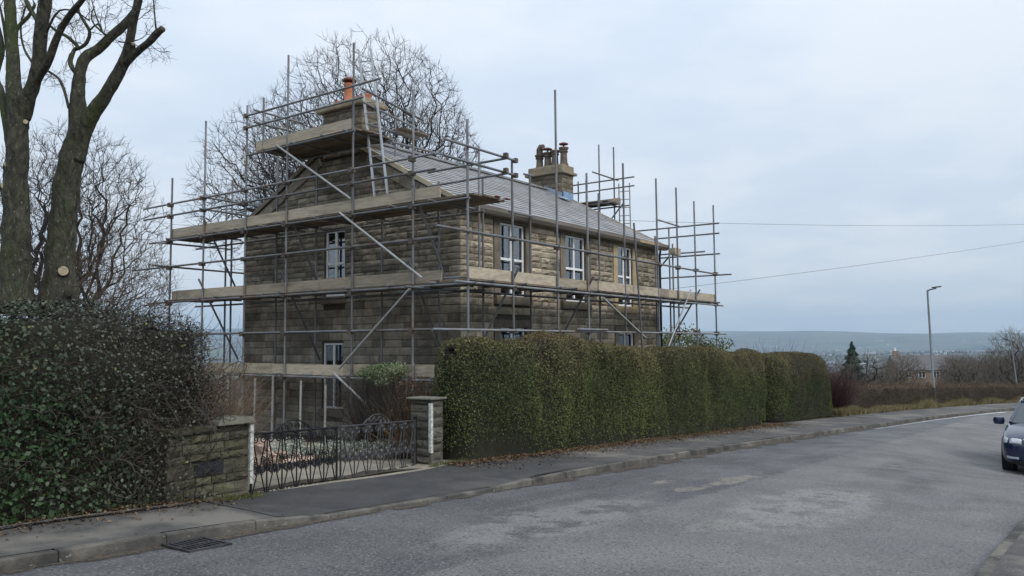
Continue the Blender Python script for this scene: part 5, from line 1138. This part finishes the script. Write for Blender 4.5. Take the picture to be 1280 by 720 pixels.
post = thing('gate_post', 'black iron gate post standing against the narrow stone pier', 'post', (9.57, 8.87, -2.05)); MB().tube([(9.57, 8.87, -2.05), (9.57, 8.87, -1.18)], .028, 10).build('shaft', 'iron', post, True); pot((9.57, 8.87, -1.18), [(.032, 0), (.035, .015), (.02, .035)], 'iron', post, 'cap')

# rubble heap behind the gates
heap = thing('rubble_heap', 'heap of broken pink plaster and brick rubble behind the black gate leaf', 'rubble', (7.9, 10.3, gz(7.9, 10.3)))
gr = random.Random(6)
for k in range(46):
    x = 7.45+gr.random()**1.4*1.7; y = 10.1+(x-7.45)*.35+gr.uniform(-.3, .45); s = gr.uniform(.05, .14)*(1.5 if k < 8 else 1)*(1 if x < 8.3 else .7)
    bm = bmesh.new(); bmesh.ops.create_icosphere(bm, subdivisions=1, radius=1)
    for v in bm.verts: v.co *= gr.uniform(.6, 1.2)
    me = bpy.data.meshes.new('rubble_chunk'); bm.to_mesh(me); bm.free()
    hh = max(0, .38-abs(x-7.65)*.6)*gr.random()
    obj('rubble_chunk', me, 'rubble', heap, Matrix.Translation((x, y, gz(x, y)+s*.45+hh)) @ Matrix.Rotation(gr.uniform(0, 6), 4, (gr.random(), gr.random(), gr.random()+.1)) @ Matrix.Diagonal((s*1.3, s, s*.6, 1)))
for k, (x, y, s, rt) in enumerate(((7.42, 10.15, .26, .35), (7.85, 10.3, .22, -.5))):
    P = [(-.6, -.09, 0), (.55, -.09, 0), (-.6, .09, 0), (.55, .09, 0), (-.35, -.08, 1.15), (.18, -.08, 1.3), (-.35, .08, 1.15), (.18, .08, 1.3)]
    obj('rubble_slab', MB().hexa(P).mesh('rubble_slab'), 'rubble', heap, Matrix.Translation((x, y, gz(x, y)+.12)) @ Matrix.Rotation(rt, 4, 'Y') @ Matrix.Rotation(-.9, 4, 'Z') @ Matrix.Rotation(.25, 4, 'X') @ Matrix.Diagonal((s, s, s, 1)))
# ------------------------------------------------------------------ drain grates, leaf litter, verge grass
def grate(label, x0, x1, y0, y1):
    zc = road_z((x0+x1)/2)+.0; root = thing('drain_grate', label, 'drain', ((x0+x1)/2, (y0+y1)/2, zc)); f = lambda x: road_z(x)
    xc = (x0+x1)/2; yy = (y0+y1)/2; zr = road_h(xc, yy, (yy-float(kyr(xc)))/(float(kyl(xc))-float(kyr(xc))))+.006
    Z = lambda x: zr-.043*(x-xc)
    def bar(xa, xb, ya, yb, h0, h1, nm, m_):
        P = [(x, y, Z(x)+h) for h in (h0, h1) for y in (ya, yb) for x in (xa, xb)]; return MB().hexa(P).build(nm, m_, root)
    bar(x0, x1, y0, y1, -.03, .002, 'pit', 'car_black')
    for a in ((x0, x1, y0-.03, y0), (x0, x1, y1, y1+.03), (x0-.03, x0, y0-.03, y1+.03), (x1, x1+.03, y0-.03, y1+.03)): bar(*a, 0, .018, 'frame', 'iron_worn')
    n = 8
    for k in range(1, n): x = x0+(x1-x0)*k/n; bar(x-.009, x+.009, y0, y1, .003, .016, 'bar', 'iron_worn')
    bar(x0, x1, (y0+y1)/2-.01, (y0+y1)/2+.01, .003, .0155, 'bar', 'iron_worn')
grate('cast iron gully grate set in the road against the kerb', 4.08, 4.45, 6.42, 6.8)
def litter():
    g = np.random.default_rng(81); n = 19000; x = np.concatenate([g.uniform(1.0, 5.6, 2500), g.uniform(9.8, 25.5, 16500)]); off = g.exponential(.15, n)
    y = np.where(x < 6, 8.3-off*1.0, 8.46-.022*(x-10)-off*1.25); z = np.array([foot_h(a, b, min(max((b-float(kyl(a)))/(float(back(a))-float(kyl(a))), 0), 1)) for a, b in zip(x, y)])+.012+g.random(n)*.025*(off < .35)
    t = g.random(n); col = mixc(t, (.05, .036, .024), (.2, .135, .075)); P = np.stack([x, y, z], -1); Nn = np.tile((0, 0, 1.), (n, 1))
    kind(obj('leaf_litter', leaves_mesh('leaf_litter', P, Nn, g.uniform(.02, .055, n), col, 82, flop=.35, aspect=.6), 'dead_leaf'), 'stuff')
litter()
def grass_tufts():
    g = np.random.default_rng(91); n = 30000; x = 32.5+g.random(n)**1.6*45; b = np.array([float(back(v)) for v in x]); y = b+.02+g.random(n)*.55
    z = np.array([road_z(v) for v in x])+.1; h = g.uniform(.1, .34, n)*(1+.4*waves(92, 6, .6, 2)(np.stack([x, y, z], -1))); a = g.uniform(0, 6.28, n); w = .012
    d = np.stack([np.cos(a), np.sin(a), 0*a], -1); lean = g.normal(size=(n, 3))*.3; lean[:, 2] = 0; P = np.stack([x, y, z], -1)
    V = np.stack([P-d*w, P+d*w, P+(lean+np.array([0, 0, 1.]))*h[:, None]], 1).reshape(-1, 3); F = np.arange(3*n).reshape(-1, 3)
    col = mixc(g.random(n), (.11, .105, .045), (.3, .245, .13)); kind(obj('verge_grass', mesh_np('verge_grass', V, F, False, np.repeat(col, 3, 0)), 'grass'), 'stuff')
    # weeds at the foot of the walls
    n = 1300; xs = np.concatenate([g.uniform(5.5, 6.1, 400), g.uniform(9.5, 11.4, 900)]); ys = np.where(xs < 7, 8.2-g.exponential(.05, n), 8.52-g.exponential(.06, n)); P = np.stack([xs, ys, np.array([foot_h(a, b_, .9) for a, b_ in zip(xs, ys)])+.01], -1)
    d = g.normal(size=(n, 3)); d[:, 2] = 0; d /= np.linalg.norm(d, axis=1, keepdims=True); h = g.uniform(.015, .06, n)
    V = np.stack([P-d*.006, P+d*.006, P+g.normal(size=(n, 3))*.02+np.array([0, 0, 1.])*h[:, None]], 1).reshape(-1, 3)
    kind(obj('weeds', mesh_np('weeds', V, np.arange(3*n).reshape(-1, 3), False, np.repeat(mixc(g.random(n), (.05, .08, .02), (.16, .14, .06)), 3, 0)), 'grass'), 'stuff')
grass_tufts()

# ------------------------------------------------------------------ street lamps, wires
def street_lamp(label, base, h, lean, arm):
    root = thing('street_lamp', label, 'street lamp', base, None); b = Vector(base); t = b+Vector((lean[0], lean[1], h)); d = (t-b).normalized()
    MB().tube([b, b+d*1.05], .085, 12).build('base_column', 'lamp_dark', root, True); MB().tube([b+d*1.05, b+d*1.12, t], [.085, .065, .05], 12).build('column', 'galv', root, True)
    a = Vector(arm).normalized(); MB().tube([t, t+Vector((0, 0, .06))+a*.15, t+Vector((0, 0, .12))+a*.45], [.045, .035, .03], 8).build('arm', 'lamp_dark', root, True)
    s = Vector((-a.y, a.x, 0)); c = t+Vector((0, 0, .13)); P = [c+a*u+s*v+Vector((0, 0, w+u*.12)) for w in (-.03, .04) for v in (-.14, .14) for u in (.25, .68)]
    bevelled(MB().hexa(P).build('lantern', 'lamp_dark', root), .02)
street_lamp('straight grey street lamp column standing on the verge before the thorn hedge', (48.3, 7.05, road_z(48.3)+.08), 6.25, (.02, .12), (.45, -.9, 0))
street_lamp('leaning grey street lamp column beyond the dark blue car', (89.1, 5.84, tz(89.1, 5.84)), 6.3, (-.7, .45), (-.4, 1, 0))
def wire(label, a, b, sag):
    a, b = Vector(a), Vector(b); P = [a.lerp(b, k/24)-Vector((0, 0, 4*sag*(k/24)*(1-k/24))) for k in range(25)]
    root = MB().tube(P, .0065, 5).build('overhead_wire', 'wire'); tag(root, label, 'cable')
wire('overhead cable running level from the roof above the far scaffold poles', (22.3, 13.0, 3.98), (62, -6.0, 7.2), .4)
wire('overhead cable climbing from the house end to the right', (22.15, 10.6, 1.55), (62, -6.0, 7.6), .25)
wire('overhead cable stretching past the bare trees to the rear scaffold corner', (8, 62, 10.4), (22, 17.9, 3.4), .5)

# ------------------------------------------------------------------ parked car
def car(label, x0, yc, zg):
    root = thing('parked_car', label, 'car', (x0+2.3, yc, zg))
    T = lambda x, y, z: (x0+x, yc+y, zg+z-.043*(x-.0))
    # stations: x, half width, sill z, shoulder z, deck z (bonnet or belt)
    st = [(.0, .55, .3, .52, .6), (.05, .72, .22, .58, .7), (.16, .82, .2, .62, .76), (.4, .875, .2, .68, .84), (.85, .9, .2, .76, .93), (1.3, .9, .2, .84, 1.0), (1.8, .905, .2, .88, .99), (2.6, .905, .2, .89, 1.0), (3.4, .905, .2, .9, 1.01), (4.1, .89, .22, .92, 1.02), (4.5, .84, .3, .9, 1.0), (4.65, .7, .35, .8, .92)]
    rows = []
    for x, w, zs, zh, zd in st:
        half = [(0, zs), (w*.75, zs), (w*.97, zs+.08), (w, (zs+zh)/2), (w*.985, zh), (w*.93, zd-.03), (w*.8, zd+.012), (w*.4, zd+.03), (0, zd+.035)]
        rows.append([T(x, y, z) for y, z in half]+[T(x, -y, z) for y, z in half[-2:0:-1]])
    n = len(rows[0]); V = np.array(rows).reshape(-1, 3); F = []
    for i_ in range(len(st)-1):
        for j in range(n): F.append((i_*n+j, i_*n+(j+1) % n, (i_+1)*n+(j+1) % n, (i_+1)*n+j))
    me = bpy.data.meshes.new('body'); me.from_pydata([tuple(v) for v in V], [], F+[tuple(range(n)), tuple(range(len(V)-1, len(V)-n-1, -1))]); me.update(); bm_ = bmesh.new(); bm_.from_mesh(me); bmesh.ops.recalc_face_normals(bm_, faces=bm_.faces); bm_.to_mesh(me); bm_.free(); me.polygons.foreach_set('use_smooth', [True]*len(me.polygons))
    body = obj('body', me, 'car_paint', root); sb = body.modifiers.new('sub', 'SUBSURF'); sb.levels = sb.render_levels = 2
    # greenhouse
    def shell(name, pts, m_, par): return MB_quad(name, [T(*p) for p in pts], m_, par)
    def MB_quad(name, P, m_, par):
        me = bpy.data.meshes.new(name); me.from_pydata(P, [], [tuple(range(len(P)))]); me.update(); o = obj(name, me, m_, par); s_ = o.modifiers.new('t', 'SOLIDIFY'); s_.thickness = .012; return o
    def lens(nm, pts, m_, off_=.006):
        a_, b_, c_, d_ = [Vector(T(*p)) for p in pts]; V_ = []; n_ = 6
        for i_ in range(n_+1):
            for j_ in range(n_+1): u_, v_ = i_/n_, j_/n_; V_.append(a_.lerp(b_, u_).lerp(d_.lerp(c_, u_), v_))
        i2 = np.arange((n_+1)**2).reshape(n_+1, n_+1); o = obj(nm, mesh_np(nm, V_, np.stack([i2[:-1, :-1], i2[1:, :-1], i2[1:, 1:], i2[:-1, 1:]], -1).reshape(-1, 4), True), m_, root)
        w_ = o.modifiers.new('fit', 'SHRINKWRAP'); w_.target = body; w_.offset = off_; w_.wrap_mode = 'ABOVE_SURFACE'; s_ = o.modifiers.new('t', 'SOLIDIFY'); s_.thickness = .01; return o
    rf = [(1.22, .74, 1.0), (2.0, .6, 1.4), (2.35, .59, 1.452), (3.3, .58, 1.455), (4.0, .56, 1.4), (4.5, .66, 1.03)]
    # cabin shell just inside the glass
    rows = [[T(x, s*y*k, z-dz) for s in (1, -1) for k, dz in ((1, 0),)] for x, y, z in rf]
    P = [T(x, y, z) for x, y, z in rf]; Q = [T(x, -y, z) for x, y, z in rf]
    mb = MB(); mb.v += [tuple(p) for p in P+Q]; m6 = len(rf)
    for k in (1, 2, 3): mb.f.append((k, k+1, m6+k+1, m6+k))
    roof_ = mb.build('roof', 'car_paint', root, True); s_ = roof_.modifiers.new('t', 'SOLIDIFY'); s_.thickness = .03
    shell('windscreen', [(1.22, .73, 1.0), (1.22, -.73, 1.0), (1.99, -.6, 1.4), (1.99, .6, 1.4)], 'car_glass', root); shell('rear_window', [(4.0, .55, 1.4), (4.0, -.55, 1.4), (4.5, -.64, 1.04), (4.5, .64, 1.04)], 'car_glass', root)
    for s in (1, -1):
        shell('side_window', [(1.45, s*.8, .99), (2.55, s*.83, .995), (2.5, s*.61, 1.43), (2.1, s*.62, 1.39)], 'car_glass', root); shell('side_window', [(2.65, s*.83, .995), (4.15, s*.8, 1.01), (3.95, s*.58, 1.38), (2.6, s*.61, 1.43)], 'car_glass', root)
        for q in (((1.25, s*.76, .99), (2.02, s*.615, 1.4)), ((2.02, s*.615, 1.4), (2.4, s*.6, 1.45), (3.4, s*.59, 1.45), (4.0, s*.57, 1.4), (4.45, s*.7, 1.02)), ((2.6, s*.845, .99), (2.55, s*.615, 1.43))):
            MB().tube([T(*p) for p in q], .035, 6).build('pillar', 'car_paint', root, True)
        MB().tube([T(2.1, s*.6, 1.44), T(2.2, s*.6, 1.49), T(3.7, s*.58, 1.49), T(3.85, s*.57, 1.44)], .017, 6).build('roof_rail', 'alloy', root, True)
        mi = MB().lathe((0, 0, 0), [(.02, -.09), (.07, -.08), (.085, 0), (.07, .07), (.02, .08)], 10).mesh('mirror', True)
        mr = obj('mirror', mi, 'car_paint', root, Matrix.Translation(T(1.62, s*1.0, 1.02)) @ Matrix.Diagonal((.9, 1.35, .95, 1))); MB().tube([T(1.6, s*.86, .97), T(1.62, s*.95, .99)], .03, 6).build('mirror_arm', 'car_black', mr)
        # headlight: two lens facets along the nose, fog lamp below
        for nm, pts in (('headlight', [(.3, s*.858, .645), (.16, s*.72, .63), (.19, s*.73, .73), (.4, s*.85, .765)]), ('headlight', [(.135, s*.68, .628), (.085, s*.5, .62), (.1, s*.5, .7), (.16, s*.68, .725)])):
            lens(nm, pts, 'lamp_lens')
        lens('fog_lamp', [(.13, s*.755, .36), (.03, s*.56, .345), (.03, s*.56, .385), (.13, s*.755, .4)], 'lamp_lens')
        for xw in (.9, 3.55):
            wv = MB().tube([T(xw, s*.66, .315), T(xw, s*.7, .315), T(xw, s*.87, .315), T(xw, s*.9, .315)], [.27, .32, .32, .28], 22).build('wheel', 'tyre', root, True)
            MB().tube([T(xw, s*.885, .315), T(xw, s*.906, .315)], [.215, .2], 18).build('rim', 'alloy', wv, True)
            MB().tube([T(xw, s*.7, .34), T(xw, s*.893, .34)], .385, 22).build('wheel_arch', 'car_black', root, True)
    gr_ = MB(); gr_.hexa([T(*p) for p in ((-.02, -.42, .52), (.03, -.42, .52), (-.02, .42, .52), (.03, .42, .52), (.03, -.45, .72), (.08, -.45, .72), (.03, .45, .72), (.08, .45, .72))]); grl = gr_.build('grille', 'car_black', root)
    for k in range(-7, 8): MB().tube([T(-.03, k*.056, .53), T(.025, k*.06, .71)], .008, 5).build('slat', 'chrome', grl)
    MB().tube([T(-.03, -.44, .515), T(.03, -.47, .725), T(.03, .47, .725), T(-.03, .44, .515), T(-.03, -.44, .515)], .014, 6).build('surround', 'chrome', grl)
    MB().hexa([T(*p) for p in ((.0, -.7, .26), (.1, -.7, .26), (.0, .7, .26), (.1, .7, .26), (-.02, -.68, .31), (.1, -.68, .31), (-.02, .68, .31), (.1, .68, .31))]).build('lower_intake', 'car_black', root)
    MB().hexa([T(*p) for p in ((-.035, -.26, .4), (-.02, -.26, .4), (-.035, .26, .4), (-.02, .26, .4), (-.035, -.26, .51), (-.02, -.26, .51), (-.035, .26, .51), (-.02, .26, .51))]).build('number_plate', 'upvc', root)
car('dark blue estate car parked at the roadside facing uphill', 18.5, .72, road_z(18.5)-.285)

# ------------------------------------------------------------------ beyond the road: trees, a house, the far plain
FAR = dict(BIG, n=(4, 5, 4, 3), tip=(.7, .4, .4, .4), wob=(.12, .2, .25, .3), up=(.02, .05, .05, .03), kids=(10, 9, 6), start=(.25, .2, .15), ang=((45, 14), (42, 14), (45, 15)), len=((.6, 1.0), (.45, .8), (.4, .8)), rad=(.45, .42, .5))
FARM = []
for sd in (201, 202, 203, 204):
    t, c = crown_tree(None, '', (0, 0, -.1), .22, sd, ((0, 0, 4.0), (2.6, 2.6, 3.3) if sd > 201 else (2.9, 2.9, 2.9)), 1300 if sd > 201 else 420, tuft=3 if sd > 201 else 2, rtip=.011 if sd > 201 else .02, tl=.7, bf=.35 if sd > 201 else .15, zlow=.0)
    t.materials.append(MATS['bark_dark']); c.materials.append(MATS['twig_hazed']); FARM.append((t, c))
def far_tree(x, y, s, k, label, group, rot, sz=1.0):
    root = bpy.data.objects.new('bare_tree', None); COL.objects.link(root); tag(root, label, 'tree', group)
    root.matrix_basis = Matrix.Translation((x, y, tz(x, y))) @ Matrix.Rotation(rot, 4, 'Z') @ Matrix.Diagonal((s, s, s*sz, 1))
    for nm, me in zip(('trunk', 'crown'), FARM[k]):
        o = bpy.data.objects.new(nm, me); COL.objects.link(o); o.parent = root
        if nm == 'crown': o['kind'] = 'stuff'
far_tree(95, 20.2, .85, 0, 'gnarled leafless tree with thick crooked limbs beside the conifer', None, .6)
gf = random.Random(17)
spots = [(116, 20.3), (121, 13.0), (128, 25.0), (112, 13.4), (135, 17.0), (126, 14.8), (140, 15.0), (150, 12.5), (132, 12.0), (122, 10.8), (138, 9.8), (155, 16.5), (146, 20.0), (128, 30.5), (150, 24), (160, 20), (128, 8.2), (140, 6.8), (165, 12)]
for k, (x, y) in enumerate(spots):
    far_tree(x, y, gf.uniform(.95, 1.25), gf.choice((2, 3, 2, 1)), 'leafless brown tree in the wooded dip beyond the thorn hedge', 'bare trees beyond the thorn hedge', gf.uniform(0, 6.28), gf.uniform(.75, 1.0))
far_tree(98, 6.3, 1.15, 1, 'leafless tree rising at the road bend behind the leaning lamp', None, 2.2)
def conifer(x, y, h):
    root = thing('conifer', 'dark green conical fir tree beyond the red shrub', 'tree', (x, y, tz(x, y))); g = np.random.default_rng(9); z0 = tz(x, y)
    MB().tube([(x, y, z0), (x, y, z0+h)], [.18, .02], 8).build('trunk', 'bark_dark', root)
    n = 9000; t = g.random(n)**.8; a = g.uniform(0, 6.28, n); lay = .78+.22*np.sin(t*58+a); r = (1-t)**.8*h*.36*lay*g.uniform(.35, 1.05, n)
    P = np.stack([x+r*np.cos(a), y+r*np.sin(a), z0+.3+t*(h-.3)-r*.22], -1); Nn = np.stack([np.cos(a), np.sin(a), .6+0*a], -1)
    kind(obj('crown', leaves_mesh('crown', P, Nn, g.uniform(.14, .32, n), mixc(g.random(n), (.02, .04, .026), (.05, .085, .052)), 5, flop=.5, aspect=.4), 'leaf', root), 'stuff')
conifer(104, 24.0, 7.4)
def far_house(x, y, rz):
    z = tz(x, y)+1.3; root = thing('cottage', 'brick house with slate roof half hidden among the bare trees', 'house', (x, y, z)); M = Matrix.Translation((x, y, z)) @ Matrix.Rotation(rz, 4, 'Z')
    def put(o): o.matrix_basis = M; return o
    w, d, h, rh = 8.6, 6, 4.3, 2.2
    def B(nm, m_, par, *a): o = MB().box(*a).mesh(nm); q = obj(nm, o, m_); q.parent = par; q.matrix_basis = M if par is root else Matrix(); 
    o = MB().prism([(-w/2, 0), (w/2, 0), (w/2, h), (-w/2, h)], 1, -d/2, d/2).mesh('wall'); wl_ = obj('wall', o, 'far_wall'); attach(wl_, root); wl_.matrix_basis = M
    rm = MB(); rm.hexa([(-w/2-.3, -d/2-.3, h-.1), (w/2+.3, -d/2-.3, h-.1), (-w/2-.3, d/2+.3, h-.1), (w/2+.3, d/2+.3, h-.1), (-w/2-.3, -.05, h+rh), (w/2+.3, -.05, h+rh), (-w/2-.3, .05, h+rh), (w/2+.3, .05, h+rh)])
    r_ = obj('roof', rm.mesh('roof'), 'far_roof'); attach(r_, root); r_.matrix_basis = M
    c_ = obj('chimney', MB().box(-w/2+.2, -w/2+.9, -.35, .35, h+rh-.6, h+rh+.7).mesh('chimney'), 'far_wall'); c_.parent = r_
    p_ = obj('chimney_pot', MB().lathe((-w/2+.55, 0, h+rh+.7), [(.14, 0), (.12, .5)], 8).mesh('chimney_pot'), 'upvc'); p_.parent = r_
    for u in (-2.9, -.9, 1.2, 3.0):
        for zz in (.9, 3.0):
            f = obj('window', MB().box(u-.5, u+.5, -d/2-.04, -d/2+.02, zz, zz+1.05).mesh('window'), 'upvc'); attach(f, root); f.matrix_basis = M
            for s in (-1, 1): q = obj('pane', MB().box(u+s*.24-.19, u+s*.24+.19, -d/2-.05, -d/2-.042, zz+.08, zz+.97).mesh('pane'), 'car_glass'); q.parent = f
far_house(142, 22.5, R(-62))
def far_town():
    g = np.random.default_rng(33); mb = MB()
    for _ in range(190):
        r = g.uniform(1500, 8200); az = R((g.uniform(-4, 30) if g.random() < .85 else g.uniform(50, 64))); x, y = r*math.cos(az), r*math.sin(az); z = tz(x, y)-2
        big = g.random() < .22; L_, w, h = (g.uniform(50, 170), g.uniform(25, 60), g.uniform(7, 12)) if big else (g.uniform(8, 26), g.uniform(8, 12), g.uniform(6, 9)); a = g.uniform(0, 3.14); c, s = math.cos(a), math.sin(a)
        P = [(x+u*c-v*s, y+u*s+v*c, z+k) for k in (0, h+2) for v in (-w/2, w/2) for u in (-L_/2, L_/2)]; mb.hexa(P)
    kind(mb.build('distant_buildings', 'shed_white'), 'stuff')
    # far woods: masses of crowns on the plain
    n = 5200; r = g.uniform(1500, 6500, n); az = np.radians(np.where(g.random(n) < .7, g.uniform(-4, 30, n), g.uniform(46, 66, n))); x, y = r*np.cos(az), r*np.sin(az); w = waves(34, 8, .004, .012)(np.stack([x, y, 0*x], -1)); k = w > .1; x, y, r = x[k], y[k], r[k]
    z = terr_z(x, y); V = []; F = []; base = 0; oct_ = np.array([(1, 0, 0), (.3, .95, 0), (-.8, .58, 0), (-.8, -.58, 0), (.3, -.95, 0), (0, 0, 1), (0, 0, -.4)])
    ff = [(0, 1, 5), (1, 2, 5), (2, 3, 5), (3, 4, 5), (4, 0, 5), (1, 0, 6), (2, 1, 6), (3, 2, 6), (4, 3, 6), (0, 4, 6)]
    for a, b, c in zip(x, y, z):
        s = g.uniform(3, 7); V.append(oct_*g.uniform(.75, 1.25, (7, 3))*np.array([s*1.3, s*1.3, s*1.2])+np.array([a, b, c+s*.4])); F += [tuple(i_+base for i_ in f) for f in ff]; base += 7
    me = mesh_np('distant_woods', np.concatenate(V), np.array(F)); kind(obj('distant_woods', me, 'hedge_core'), 'stuff')
far_town()

# ------------------------------------------------------------------ haze
hz = MB().box(-12100, 12100, -12100, 12100, -260, 330).mesh('haze')
hm = bpy.data.materials.new('haze'); hm.use_nodes = True; hn = hm.node_tree; hn.nodes.clear(); ho = hn.nodes.new('ShaderNodeOutputMaterial'); hv = hn.nodes.new('ShaderNodeVolumePrincipled')
hv.inputs['Color'].default_value = (.62, .81, 1.0, 1); hv.inputs['Density'].default_value = 1.05e-4; hv.inputs['Anisotropy'].default_value = .1; hn.links.new(hv.outputs[0], ho.inputs['Volume'])
kind(obj('haze', hz, hm), 'stuff')
